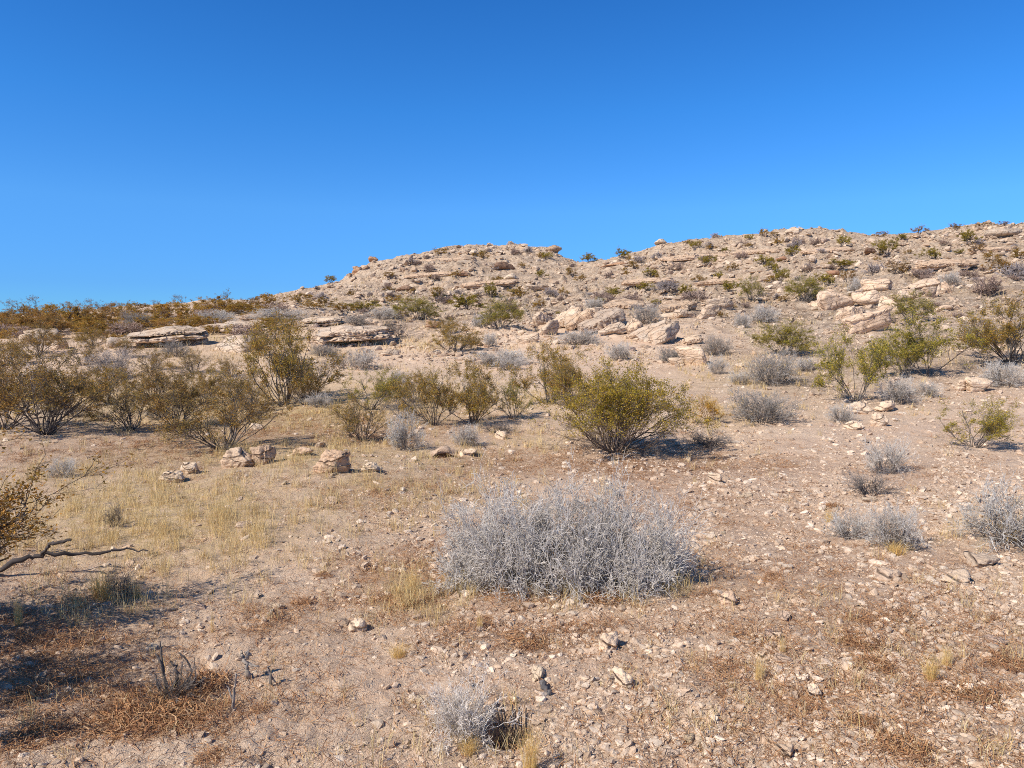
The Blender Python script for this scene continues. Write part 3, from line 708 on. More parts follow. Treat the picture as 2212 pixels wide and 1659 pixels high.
SPREAD = {'creosote_bush': 1.06}
def bush(px, base, wpx, top, meshes, name, cat, label, group=None, tint=(1, 1, 1), parts=('stem', 'crown'), rz=None, dfac=1.0, dy=0.0):
    P = hit(px, base); s = P[1] / F; w = wpx * s; h = (base - top) * s
    e = bpy.data.objects.new(name, None); COL.objects.link(e)
    e.location = (P[0], P[1] + dy, float(height(P[0], P[1] + dy)) - .01); q = SPREAD.get(name, 1) * (1.14 if name == 'creosote_bush' and 0 < px < 720 else 1); e.scale = (w * q, w * dfac * q, h); e.rotation_euler = (0, 0, ((px * 7.3 + base * 13.1) % 628) / 100 if rz is None else rz)
    tag(e, label, cat, group)
    for pn, me in zip(parts, meshes):
        o = link(pn, me, e); o.color = (*tint, 1)
    return e
def cb(px, base, wpx, top, kind, v, label, group=None, tint=(1, 1, 1), **k):
    return bush(px, base, wpx, top, CB[kind][v], 'creosote_bush', 'bush', label, group, tint, **k)
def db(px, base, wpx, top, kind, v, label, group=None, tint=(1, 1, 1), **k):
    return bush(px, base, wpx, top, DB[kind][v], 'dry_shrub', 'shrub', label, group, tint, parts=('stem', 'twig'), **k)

# --- near and middle bushes
HERO = bush_lib('hero', 25, 'green', ns=42, k1=6, k2=6, k3=6, lpt=10, leaf=.021, R=1.0, H=1.05, tmax=80, lmin=.44, stemcol=(.24, .20, .17))
bush(1330, 975, 255, 784, HERO, 'creosote_bush', 'bush', 'big rounded green bush with grey bare lower branches, biggest green one in the open', rz=.4, tint=(1.05, .93, .8))
cb(100, 938, 200, 752, 'rust', 1, 'tall rusty brown bush with many thin upright stems next to the frame-edge one')
cb(8, 928, 190, 738, 'rust', 0, 'tall rusty bush cut by the edge of the view, behind the straw', tint=(.95, .9, .85))
cb(285, 930, 140, 818, 'rust', 2, 'low brown bush with fan of dark bare stems, between two rusty bushes')
cb(385, 924, 130, 795, 'rust', 1, 'narrow brown bush behind the stems of the bush above the rough pinkish rock')
cb(485, 970, 200, 805, 'rust', 0, 'dark-stemmed rusty bush standing right above the rough pinkish rock')
cb(615, 876, 180, 690, 'olive', 0, 'tall olive-brown bush in front of the thin pale slab')
cb(683, 818, 85, 760, 'bare', 0, 'small nearly leafless bush at the side of the tall olive-brown bush')
cb(745, 797, 70, 758, 'bare', 0, 'tiny bare grey bush among grey shrubs below the biggest slab')
cb(785, 952, 130, 840, 'rust', 2, 'bare-stemmed brownish bush leaning over the small grey shrub by the burrow')
cb(800, 885, 115, 794, 'green', 1, 'green-topped bush just behind the bare-stemmed brownish bush')
cb(938, 918, 150, 788, 'olive', 1, 'olive bush with twisted trunk, first of the side-by-side pair past the burrow')
cb(1022, 914, 140, 776, 'olive', 0, 'olive bush with twisted trunk, second of the side-by-side pair, nearer the big green bush')
cb(1188, 870, 150, 740, 'olive', 0, 'olive-yellow bush peeking out behind the big rounded green bush', tint=(1.05, 1.05, 1))
cb(1240, 880, 90, 775, 'olive', 1, 'small olive bush squeezed behind the big rounded green bush')
cb(1532, 912, 80, 850, 'olive', 2, 'small yellow-leaved bush at the side of the big rounded green bush', tint=(1.6, 1.15, .8))
cb(1848, 872, 140, 714, 'open', 0, 'open yellow-green bush with a dark forked base above the stony strip')
cb(2003, 813, 135, 672, 'open', 1, 'tall open-branched bush with clear dark trunk on the slope')
cb(1953, 816, 105, 716, 'open', 0, 'yellow-green bush between two open-branched bushes')
cb(1972, 696, 90, 630, 'green', 1, 'green bush growing up among the upper rock pile')
cb(1700, 768, 110, 693, 'green', 0, 'rounded leafy green bush above a big grey shrub', tint=(1, .98, .9))
cb(2185, 782, 200, 645, 'olive', 0, 'large olive bush cut by the frame edge on the slope', tint=(.9, .9, .9))
cb(2104, 966, 140, 858, 'green', 1, 'small bright green bush alone on the stony slope', tint=(1.1, 1.05, 1))
cb(1624, 650, 50, 598, 'green', 1, 'dark green upright bush on the hillside above the outcrop')
cb(1743, 653, 68, 598, 'green', 0, 'rounded olive-green bush downhill of the tall layered block')
cb(1078, 712, 80, 644, 'green', 0, 'dense green bush on the rise between the biggest slab and the leaning outcrop')
cb(905, 690, 84, 640, 'green', 0, 'dense green bush behind the brown one past the biggest slab')
cb(862, 728, 90, 672, 'bare', 0, 'brown twiggy bush at the end of the biggest slab', tint=(.9, .85, .8))
cb(983, 760, 108, 698, 'olive', 0, 'yellow-olive bush on straw downhill of the dense green bush')
cb(418, 808, 90, 752, 'rust', 2, 'rust-leaved bush below the pale rounded low rock')
cb(180, 790, 80, 728, 'rust', 2, 'olive-brown bush in front of the flat ledge with shaded hollow')
cb(75, 770, 120, 700, 'rust', 0, 'wide brown bush near the low pale rock')
cb(325, 805, 70, 745, 'rust', 2, 'thin brown bush right below the shaded hollow')
cb(595, 735, 75, 684, 'olive', 1, 'leafy top of an olive bush behind the tall olive-brown bush')
cb(500, 815, 60, 766, 'rust', 2, 'small brown bush in dry grass beyond the rusty bush by the rock')
XB = [(25,860,110,775,'rust',0,'brown bush behind the one cut by the edge, below wide brown bush'),(235,870,110,790,'olive',0,'olive-brown bush between the tall rusty bush and the low brown bush'),(330,862,100,785,'rust',1,'brown bush standing behind the two low brown bushes'),
 (440,870,90,790,'olive',1,'olive bush just behind the rusty bush above the pinkish rock'),(540,880,80,800,'rust',2,'brown bush between the rusty bush and the tall olive-brown bush'),(150,850,80,782,'rust',2,'thin brown bush peeking above the tall rusty brown bush'),
 (660,875,70,800,'rust',1,'narrow rusty bush at the right-angled stems of the tall olive-brown bush'),(270,770,60,722,'rust',2,'dry rust-coloured bush at the near side of the shadowed ledge'),(20,790,90,735,'olive',0,'olive bush beside the wide brown bush near the small upright whitish rock'),
 (455,855,60,806,'bare',0,'leafless grey-brown bush in the thick of the rusty brush'),(560,770,60,715,'olive',1,'leafy olive bush between the pale rounded rock and the tall olive bush'),(870,905,90,820,'bare',0,'bare tangle of stems between the green-topped bush and the twisted pair'),
 (1110,905,90,810,'olive',2,'thin olive bush between the twisted pair and the big rounded green bush'),(900,870,80,800,'olive',0,'rounded olive bush behind the twisted pair'),(960,720,60,685,'olive',1,'small olive bush above the yellow-olive bush'),(820,735,40,705,'rust',2,'low brown bush leaning on the biggest slab'),
 (400,745,60,708,'rust',1,'rust bush standing between the shadowed ledge and the long layered ledge'),(200,745,60,708,'olive',0,'olive bush on the far side of the rounded grey rock'),(2090,800,50,760,'bare',0,'small bare bush between the open-branched bush and the large olive bush')]
for (px, b, w, t, k, v, lab) in XB: cb(px, b, w, t, k, v, lab.replace('right-angled ', ''))
# bush whose crown hangs into view, with its neighbour just outside that throws the long shadows
cb(-322, 1400, 680, 870, 'rust', 1, 'close rusty bush reaching in over the straw at the edge', rz=1.0, tint=(1.05, .95, .8))
cb(-470, 1610, 560, 1030, 'olive', 0, 'close leafy bush beyond the edge whose shadow streaks the sand', rz=2.2)

# --- grey shrubs
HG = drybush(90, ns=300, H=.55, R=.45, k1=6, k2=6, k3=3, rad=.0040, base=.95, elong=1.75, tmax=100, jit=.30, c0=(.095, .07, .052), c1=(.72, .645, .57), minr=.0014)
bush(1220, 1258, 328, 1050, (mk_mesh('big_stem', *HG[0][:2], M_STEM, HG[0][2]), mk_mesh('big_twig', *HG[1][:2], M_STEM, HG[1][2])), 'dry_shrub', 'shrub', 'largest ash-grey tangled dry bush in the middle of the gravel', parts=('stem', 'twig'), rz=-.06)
db(1000, 1592, 165, 1455, 'white', 0, 'whitish dry shrub by the dark den hole at the bottom', tint=(1.2, 1.18, 1.15))
db(1010, 962, 62, 914, 'grey', 0, 'small round grey shrub just behind the burrow')
db(880, 972, 82, 890, 'white', 1, 'pale upright dry shrub in front of the burrow')
db(1912, 1022, 96, 944, 'grey', 1, 'grey feathery shrub above the brown open-stemmed one')
db(1880, 1070, 105, 1004, 'dark', 1, 'brown open-stemmed dry shrub below the grey feathery shrub')
db(1838, 1162, 92, 1096, 'white', 1, 'thin pale shrub joined to a fuller grey one')
db(1928, 1182, 118, 1084, 'grey', 0, 'full grey shrub with green-yellow grass at its foot')
db(2178, 1172, 215, 1035, 'white', 1, 'large pale shrub leaning in from the edge on the stony slope')
db(1645, 912, 145, 842, 'dark', 0, 'wide dark grey shrub behind the small yellow-leaved bush')
db(1670, 832, 108, 757, 'dark', 0, 'large round grey shrub under the leafy green bush', tint=(1.15, 1.15, 1.15))
db(1942, 872, 76, 812, 'grey', 0, 'grey shrub at the foot of the open yellow-green bush')
db(1994, 854, 62, 822, 'white', 1, 'low pale shrub next to the grey one below the tall open-branched bush')
db(1815, 912, 62, 870, 'white', 1, 'thin whitish shrub at the head of the stony strip')
db(2168, 832, 92, 780, 'grey', 2, 'low grey shrub beneath the large olive bush at the edge')
db(1075, 790, 135, 755, 'grey', 2, 'wide low silver-grey shrub behind the side-by-side pair of olive bushes')
db(1252, 745, 92, 712, 'grey', 2, 'low grey shrub at the foot of the large smooth leaning slab')
db(1340, 778, 58, 738, 'grey', 0, 'grey shrub on straw below the twin leaning slabs')
db(1450, 782, 62, 750, 'dark', 0, 'grey-brown shrub touching the big whitish rounded boulder')
db(1396, 700, 68, 656, 'dark', 0, 'grey shrub growing in the gap of the leaning outcrop', tint=(1.2, 1.2, 1.2))
db(1545, 768, 70, 724, 'dark', 0, 'brownish-grey shrub uphill of the big whitish boulder', tint=(1.1, 1.05, 1))
db(1550, 808, 40, 766, 'grey', 1, 'small grey shrub just past the big whitish boulder')
db(1602, 708, 36, 675, 'grey', 0, 'tiny grey shrub on the stony slope uphill of the twin slabs')
db(1648, 696, 62, 660, 'grey', 2, 'silver-grey shrub on the slope below the dark green upright bush')
db(1286, 668, 46, 644, 'grey', 0, 'grey shrub above the crest of the leaning outcrop')
db(783, 797, 72, 750, 'grey', 1, 'soft grey shrub in straw below the biggest slab')
db(1060, 748, 30, 718, 'grey', 0, 'tiny grey shrub beside the yellow-olive bush')
db(826, 690, 64, 664, 'grey', 2, 'grey shrub behind the biggest slab')
db(772, 704, 52, 678, 'dark', 0, 'purplish-brown dry shrub on the far side of the thin pale slab')
db(1036, 706, 36, 678, 'white', 1, 'little whitish shrub at the side of the dense green bush on the rise')
db(610, 692, 122, 666, 'grey', 2, 'long low silver shrub on the rise above the long layered ledge')
db(240, 818, 90, 752, 'dark', 0, 'greyish-purple dry shrub below the flat ledge', tint=(1.2, 1.15, 1.15))
for (px, b, w, t, k, v, lab) in [(160,900,70,868,'dark',1,'low dead twigs at the foot of the tall rusty brown bush'),(345,905,60,872,'dark',0,'small dead shrub between the fan of dark stems and the narrow brown bush'),(560,905,60,872,'dark',1,'low dark twigs behind the rusty bush above the pinkish rock'),
    (690,880,60,846,'grey',1,'small grey shrub in straw before the tall olive-brown bush'),(700,770,60,742,'dark',0,'low purplish shrub in front of the lip of the biggest slab'),(860,830,50,800,'grey',0,'little grey shrub behind the green-topped bush'),(1100,800,60,768,'grey',1,'grey shrub next to the wide low silver-grey shrub'),
    (620,800,70,765,'dark',0,'dry brown shrub at the back of the tall olive-brown bush'),(380,770,60,735,'dark',0,'dry twiggy shrub on straw between the ledges and the brown bushes'),(90,830,70,790,'grey',1,'grey shrub hidden among the rusty bushes by the edge'),(1600,830,50,800,'grey',1,'small grey shrub near the large round grey shrub'),
    (1740,800,50,772,'grey',0,'tiny grey shrub beyond the leafy green bush'),(1910,790,50,762,'grey',1,'small grey shrub behind the yellow-green bush'),(1080,935,90,905,'dark',1,'tangle of grey fallen twigs between the twisted pair and the big green bush'),(1530,965,120,925,'dark',1,'low bare branches sprawling in the shade of the big rounded green bush')]:
    db(px, b, w, t, k, v, lab)
db(132, 1030, 60, 986, 'white', 1, 'white dry shrub beside the close rusty bush')
db(460, 700, 92, 670, 'grey', 2, 'silver shrub on the brushy rise behind the long layered ledge')
db(302, 708, 76, 674, 'dark', 0, 'grey-brown dry shrub on the brushy skyline rise')
db(1852, 630, 46, 600, 'grey', 2, 'grey shrub next to the domed layered rock')
db(2054, 616, 42, 588, 'grey', 0, 'bluish-grey shrub above the last upright block')
db(268, 1296, 60, 1205, 'dark', 1, 'thin dead shrub growing beside a yellow grass tuft in the shade')
db(246, 1136, 46, 1074, 'dark', 1, 'small sparse dead twig shrub standing in straw', tint=(.8, .75, .7))
db(372, 1512, 120, 1425, 'dark', 1, 'thin dark twig tangle around the dead grey stump', tint=(1.0, .95, .9))

# --- distant shrubs, set out one by one
FS = [(1478,638,30,614,'green'),(1394,628,32,608,'green'),(1440,628,52,606,'grey'),(1403,597,30,577,'green'),(1234,596,22,577,'olive'),(1254,608,24,592,'olive'),(1121,644,42,617,'olive'),(1553,603,23,585,'green'),
 (1537,541,24,523,'olive'),(1343,558,32,538,'green'),(1272,567,34,548,'green'),(1486,528,24,516,'olive'),(1648,508,24,493,'olive'),(1650,574,38,552,'green'),(1664,584,28,563,'green'),(1532,573,34,553,'green'),
 (1370,581,22,562,'olive'),(1325,636,36,619,'green'),(1217,637,24,620,'olive'),(1575,628,42,604,'green'),(2093,524,42,497,'green'),(2013,561,40,536,'green'),(1986,505,32,486,'olive'),(1951,521,26,506,'green'),
 (1916,550,44,517,'green'),(1821,532,30,509,'green'),(1714,553,30,531,'green'),(1684,610,32,580,'green'),(1813,576,54,558,'green'),(1940,592,44,562,'rust'),(2141,566,34,543,'olive'),(2162,590,50,556,'rust'),
 (2110,545,28,522,'rust'),(1782,616,46,590,'green'),(1833,612,42,582,'rust'),(2068,496,34,481,'olive'),(2120,492,26,479,'rust'),(2171,491,30,477,'rust'),(1905,511,24,500,'olive'),(792,672,74,648,'green'),
 (1010,668,74,636,'green'),(1060,643,32,609,'green'),(700,660,40,640,'olive'),(650,655,46,632,'olive'),(596,632,34,614,'green'),(715,612,26,596,'green'),(680,668,60,648,'olive'),(740,676,50,656,'olive'),
 (940,640,30,620,'olive'),(985,598,26,584,'olive'),(840,600,24,588,'olive'),(1130,580,24,566,'olive'),(1170,600,28,584,'green'),(1100,670,50,645,'brown'),(1160,665,40,645,'olive'),(1190,640,34,622,'grey'),
 (1360,655,44,636,'brown'),(1300,645,40,625,'brown'),(1420,560,24,546,'grey'),(1460,585,28,570,'brown'),(1600,560,26,545,'brown'),(1745,590,36,570,'brown'),(1890,590,40,570,'grey'),(1990,600,44,580,'brown'),
 (2095,600,40,575,'brown'),(2190,600,50,568,'grey'),(2130,640,60,600,'brown'),(2200,560,40,535,'olive'),(2040,530,24,515,'brown'),(1760,530,26,516,'brown'),(1600,530,22,518,'brown'),(900,575,20,562,'brown'),
 (860,655,60,635,'olive'),(960,655,50,632,'brown'),(1240,680,40,660,'brown'),(1500,650,60,628,'brown'),(1510,610,30,592,'olive'),(1580,585,30,566,'olive')]
FAR_LAB = {'green': ('small leafy green shrub dotted on the rocky hills', 'green shrubs on the rocky hills'), 'olive': ('small olive-brown shrub dotted on the rocky hills', 'olive shrubs on the rocky hills'),
           'rust': ('small rusty-brown shrub dotted on the second hill', 'rusty shrubs on the second hill'), 'grey': ('small dry grey shrub dotted on the rocky hills', 'grey shrubs on the rocky hills'), 'brown': ('small dry brown shrub dotted on the rocky hills', 'brown shrubs on the rocky hills')}
def far_shrub(px, base, wpx, top, kind, label, group, tint=1.0):
    P = hit(px, base)
    if P[1] > 134: return None
    s = P[1] / F; w = wpx * s; h = max((base - top) * s, .15)
    lib = FAR[kind] if kind in FAR else FARD[kind]
    o = link('shrub', lib[int(RNG.integers(0, len(lib)))]); o.location = (P[0], P[1], P[2] - .03); o.scale = (w, w, h); o.rotation_euler = (0, 0, RNG.uniform(0, 2 * PI)); o.color = (tint * .98, tint * .93, tint * 1.0, 1)
    return tag(o, label, 'shrub', group)
for (px, b, w, t, k) in FS: far_shrub(px, b, w, t, k, *FAR_LAB[k], tint=RNG.uniform(.85, 1.1))
# the brushy skyline rise, and sprigs that stand up against the sky
BR = [(30,702,90,668,'rust'),(95,700,80,672,'rust'),(160,707,80,664,'olive'),(225,702,60,667,'rust'),(265,690,50,664,'olive'),(345,690,66,660,'rust'),(382,697,72,655,'olive'),(430,676,60,650,'olive'),(505,674,60,648,'olive'),(548,675,60,645,'rust'),
      (120,718,70,688,'rust'),(200,722,60,694,'olive'),(0,720,70,690,'rust'),(410,710,50,684,'olive'),(560,690,60,664,'olive'),(350,715,50,690,'rust'),(300,680,50,656,'olive'),(60,688,60,662,'olive'),(180,690,60,660,'rust'),(470,665,50,642,'olive'),(590,660,50,638,'olive'),(130,690,60,660,'olive'),(240,680,50,658,'rust')]
for (px, b, w, t, k) in BR: far_shrub(px, b, w * 1.1, t - 5, k, 'brown-olive bush in the thick brush on the low skyline rise', 'bushes on the low skyline rise', RNG.uniform(.95, 1.2))
rb = np.random.default_rng(45)
for q in range(60):
    px = rb.uniform(-20, 600); b = rb.uniform(690 - 22 * max(px, 0) / 600, 735); w = rb.uniform(40, 80); far_shrub(px, b, w, b - w * rb.uniform(.28, .45), ['olive', 'olive', 'rust', 'brown', 'olive'][q % 5], 'brown-olive bush in the thick brush on the low skyline rise', 'bushes on the low skyline rise', rb.uniform(.95, 1.2))
for (px, b, w, t) in [(22,680,34,645),(48,680,30,650),(74,676,36,636),(150,675,30,648),(195,672,30,643),(215,672,24,648),(378,662,22,634),(394,660,20,636),(488,650,18,622),(335,664,22,646),(170,674,26,652),(232,670,20,652)]:
    far_shrub(px, b, w, t, 'sprig', 'thin sprig of a bush standing up against the sky on the low rise', 'sprigs against the sky', .7)
n = 0
rr = np.random.default_rng(99)
while n < 150:
    px = rr.uniform(600, 2230); py = rr.uniform(495, 690)
    y = hits(np.array([px]), np.array([py]))[1][0]
    if not y == y or y > 120 or rr.random() > (.5 + .9 * n2(np.array([px / 90.]), np.array([py / 28.]), 55)[0]): continue
    k = ['olive', 'brown', 'grey', 'green', 'brown', 'grey', 'olive'][int(rr.integers(0, 7))]; w = rr.uniform(10, 27)
    far_shrub(px, py, w, py - w * rr.uniform(.4, .7), k, *FAR_LAB[k], tint=rr.uniform(.8, 1.1)); n += 1

# ------------------------------------------------------------------ grass, weeds, litter
def blades(rng, bx, by, bz, H, spread, width, bend=.35):
    n = len(bx); a = rng.uniform(0, 2 * PI, n); lean = np.abs(rng.normal(0, spread, n))
    d = np.stack([np.cos(a) * lean, np.sin(a) * lean, np.ones(n)], 1); d /= np.linalg.norm(d, axis=1, keepdims=True)
    b = rng.uniform(0, PI, n); s = np.stack([np.cos(b), np.sin(b), 0 * b], 1) * (width * .5)[:, None]
    P = np.stack([bx, by, bz], 1); q = P + d * (H * .55)[:, None]
    d2 = d + np.stack([np.cos(a), np.sin(a), 0 * a], 1) * (rng.uniform(0, bend * 2, n))[:, None] - np.array([0, 0, .1]); d2 /= np.linalg.norm(d2, axis=1, keepdims=True)
    t = q + d2 * (H * .45)[:, None]
    V = np.stack([P - s, P + s, q + s * .8, q - s * .8, t + s * .15, t - s * .15], 1).reshape(-1, 3)
    i = np.arange(n) * 6
    Q = np.concatenate([np.stack([i, i + 1, i + 2, i + 3], 1), np.stack([i + 3, i + 2, i + 4, i + 5], 1)])
    return V, Q
def curls(rng, bx, by, bz, size, width):
    n = len(bx); a = rng.uniform(0, 2 * PI, n); p = np.stack([bx, by, bz], 1); pts = [p]
    d = np.stack([np.cos(a), np.sin(a), rng.uniform(.05, .8, n)], 1)
    for k in range(3):
        p = p + d * (size / 3)[:, None]; p[:, 2] = np.maximum(p[:, 2], bz + .002); pts.append(p); d = d + rng.normal(0, .7, (n, 3)); d /= np.linalg.norm(d, axis=1, keepdims=True); d[:, 2] -= .12
    s = np.cross(d, [0, 0, 1.]); s /= np.linalg.norm(s, axis=1, keepdims=True) + 1e-6; s = s * (width * .5)[:, None]; s[:, 2] += width * .25
    V = np.stack([v for q in pts for v in (q - s, q + s)], 1).reshape(-1, 3); i = np.arange(n) * 8
    Q = np.concatenate([np.stack([i + 2 * k, i + 2 * k + 1, i + 2 * k + 3, i + 2 * k + 2], 1) for k in range(3)])
    return V, Q
STRAW = np.array([(.82, .60, .27), (.88, .69, .38), (.76, .52, .21), (.80, .62, .31)])
RED = np.array([(.44, .215, .095), (.52, .28, .13), (.34, .16, .08), (.56, .35, .19)])
def pal_col(rng, pal, n, k): return np.repeat(pal[rng.integers(0, len(pal), n)] * rng.uniform(.7, 1.2, (n, 1)), k, 0)
g = np.random.default_rng(5)
# straw over the ground
NT = 34000
px = g.uniform(-40, 2252, NT); py = 790 + 880 * g.random(NT)
m = g.random(NT) < zone(GRASS_Z, px, py) * 1.35 * np.clip(.5 + .9 * n2(px / 34, py / 13, 41), 0, 1) ** 1.6 + .005
px, py = px[m], py[m]; x, y, z = hits(px, py); nb = 15; n = len(x)
sc = np.repeat(g.uniform(.5, 1.35, n) * (1 - .45 * sstep(1280, 1380, py)), nb); bx = np.repeat(x, nb) + g.normal(0, .028, n * nb); by = np.repeat(y, nb) + g.normal(0, .028, n * nb)
d_ = np.repeat(y, nb)
V, Q = blades(g, bx, by, height(bx, by), sc * g.uniform(.06, .18, n * nb), .34, np.maximum(.0022, d_ * .00035))
tag(link('grass', mk_mesh('grass', V, Q, M_GRASS, pal_col(g, STRAW, n * nb, 6), False)), kind='stuff')
# straw further up between the rocks
NT = 5000
px = g.uniform(-20, 2240, NT); py = g.uniform(600, 800, NT)
m = g.random(NT) < zone(GRASS_Z, px, py) * .9 + .10
px, py = px[m], py[m]; x, y, z = hits(px, py); ok = ~np.isnan(y); x, y = x[ok], y[ok]; nb = 10; n = len(x)
bx = np.repeat(x, nb) + g.normal(0, .12, n * nb); by = np.repeat(y, nb) + g.normal(0, .12, n * nb)
V, Q = blades(g, bx, by, height(bx, by), g.uniform(.1, .30, n * nb), .35, np.repeat(y, nb) * .0005)
tag(link('grass', mk_mesh('grass', V, Q, M_GRASS, pal_col(g, STRAW * np.array([1, 1, 1.1]), n * nb, 6), False)), kind='stuff')
# reddish litter
NT = 24000
px = g.uniform(-40, 2252, NT); py = 850 + 830 * g.random(NT)
m = g.random(NT) < zone(LITTER_Z, px, py) * 1.9 * np.clip(.5 + .9 * n2(px / 38, py / 15, 43), 0, 1) ** 2 + .04
px, py = px[m], py[m]; x, y, z = hits(px, py); nb = 14; n = len(x)
bx = np.repeat(x, nb) + g.normal(0, .055, n * nb); by = np.repeat(y, nb) + g.normal(0, .055, n * nb)
V, Q = curls(g, bx, by, height(bx, by) + .002, g.uniform(.03, .10, n * nb), np.maximum(.0022, np.repeat(y, nb) * .00035))
tag(link('litter', mk_mesh('litter', V, Q, M_LITTER, pal_col(g, RED, n * nb, 8), False)), kind='stuff')

def tuft_mesh(seed, nb, pal, spread, width=.008):
    r_ = np.random.default_rng(seed); a = r_.uniform(0, 2 * PI, nb); q = np.sqrt(r_.random(nb)) * .22
    V, Q = blades(r_, np.cos(a) * q, np.sin(a) * q, np.zeros(nb), r_.uniform(.45, 1.05, nb), spread, np.full(nb, width)); return mk_mesh('tuft', V, Q, M_GRASS, pal_col(r_, pal, nb, 6), False)
def weed_mesh(seed, nb):
    r_ = np.random.default_rng(seed); a = r_.uniform(0, 2 * PI, nb); q = np.sqrt(r_.random(nb)) * .42
    V, Q = curls(r_, np.cos(a) * q, np.sin(a) * q, np.abs(r_.normal(0, .05, nb)), r_.uniform(.15, .45, nb), np.full(nb, .014)); V[:, 2] *= 1.6; return mk_mesh('weed', V, Q, M_LITTER, pal_col(r_, RED * 1.05, nb, 8), False)
TUFT = [tuft_mesh(1, 150, STRAW, .22), tuft_mesh(2, 200, STRAW * np.array([1, .95, .8]), .35), tuft_mesh(3, 60, STRAW, .10, .012)]
WEED = [weed_mesh(4, 260), weed_mesh(5, 200), weed_mesh(6, 320)]
def small(px, base, wpx, top, me, name, cat, label, group=None):
    P = hit(px, base); s = P[1] / F; o = link(name, me); w = wpx * s * 1.15; h = (base - top) * s
    o.location = P; o.scale = (w, w, h); o.rotation_euler = (0, 0, RNG.uniform(0, 6.28)); o.color = (1.12, 1.08, .97, 1) if name == 'grass_tuft' else (1, 1, 1, 1); return tag(o, label, cat, group)
for (px, b, w, t, v, lab) in [(222,1292,80,1218,1,'golden grass tuft in the shadow streaks beside the thin dead shrub'),(295,1292,36,1240,0,'smaller yellow tuft beyond the thin dead shrub in the shade'),
    (1146,1668,62,1540,1,'tall golden grass tuft at the bottom by the dark den hole'),(1012,1630,62,1578,1,'short golden tuft under the whitish dry shrub'),(459,1366,16,1302,2,'single narrow yellow grass stalk bunch on sand'),
    (888,1275,50,1215,0,'straw tuft beside the ash-grey tangled bush'),(1350,1275,50,1215,0,'yellow grass growing through the foot of the ash-grey bush'),(1036,1360,26,1310,2,'thin straw tuft below the ash-grey bush between red weeds'),
    (860,1420,60,1380,1,'spread straw tuft on the sand left of the whitish stones'),(1935,1198,60,1160,1,'green-yellow tuft at the foot of the full grey shrub'),(2045,1440,40,1380,0,'straw tuft among reddish weeds on the lower slope'),
    (2010,1470,50,1400,1,'bushy straw tuft in the lower weeds'),(1640,1470,40,1400,0,'upright straw tuft near the angular white stone'),(1690,1410,26,1360,2,'thin yellow stalks alone in gravel'),
    (40,1350,30,1260,0,'orange-lit grass tuft in deep shade at the edge'),(1790,1130,30,1090,0,'small yellow tuft with red weed by the thin pale shrub'),(2185,1170,50,1130,1,'yellow tuft below the large pale shrub at the edge')]:
    small(px, b, w, t, TUFT[v], 'grass_tuft', 'grass tuft', lab.replace('left of', 'near'))
for (px, b, w, t, v, lab) in [(1140,1388,95,1345,0,'rust-red curly weed mat below the ash-grey bush'),(880,1305,75,1265,1,'rust-red weed clump beside the straw tuft'),(1305,1295,85,1250,2,'orange-red dry weeds at the front foot of the ash-grey bush'),
    (1052,1345,50,1318,1,'small red weed clump next to a thin straw tuft'),(270,1565,150,1520,2,'orange-brown dry weed mat downhill of the dead stump'),(370,1555,150,1505,0,'dark orange weed mat touching the dead stump'),
    (440,1480,110,1420,2,'brown weed heap behind the dead stump'),(560,1535,50,1500,1,'small red weed clump on sand next to the standing sticks'),(460,1640,80,1605,0,'brown curly weeds at the bottom edge'),(700,1245,40,1222,1,'small brown weed tuft on stony ground'),
    (650,1305,46,1262,1,'rusty weed clump at the end of the shadow streaks'),(1870,1390,100,1350,0,'brown weed clump in the gravel near a white stone'),(1890,1440,80,1400,2,'brown weed clump under the white stone in the weeds'),(2080,1500,120,1460,0,'wide red-brown weed mat on the lower slope'),
    (1860,1560,70,1510,1,'reddish weed clump near the angular white stone'),(1960,1620,110,1560,2,'red-brown weeds near the brownish tilted stone'),(1800,1095,40,1068,1,'red weed tuft by the brown open-stemmed shrub'),(60,1500,110,1460,0,'brown weeds on the shaded sand by the edge'),
    (80,1590,130,1540,2,'brown weed mat at the lower corner'),(2190,1440,90,1390,1,'rusty weeds at the edge of the lower slope')]:
    small(px, b, w, t, WEED[v], 'dry_weed', 'weed', lab)

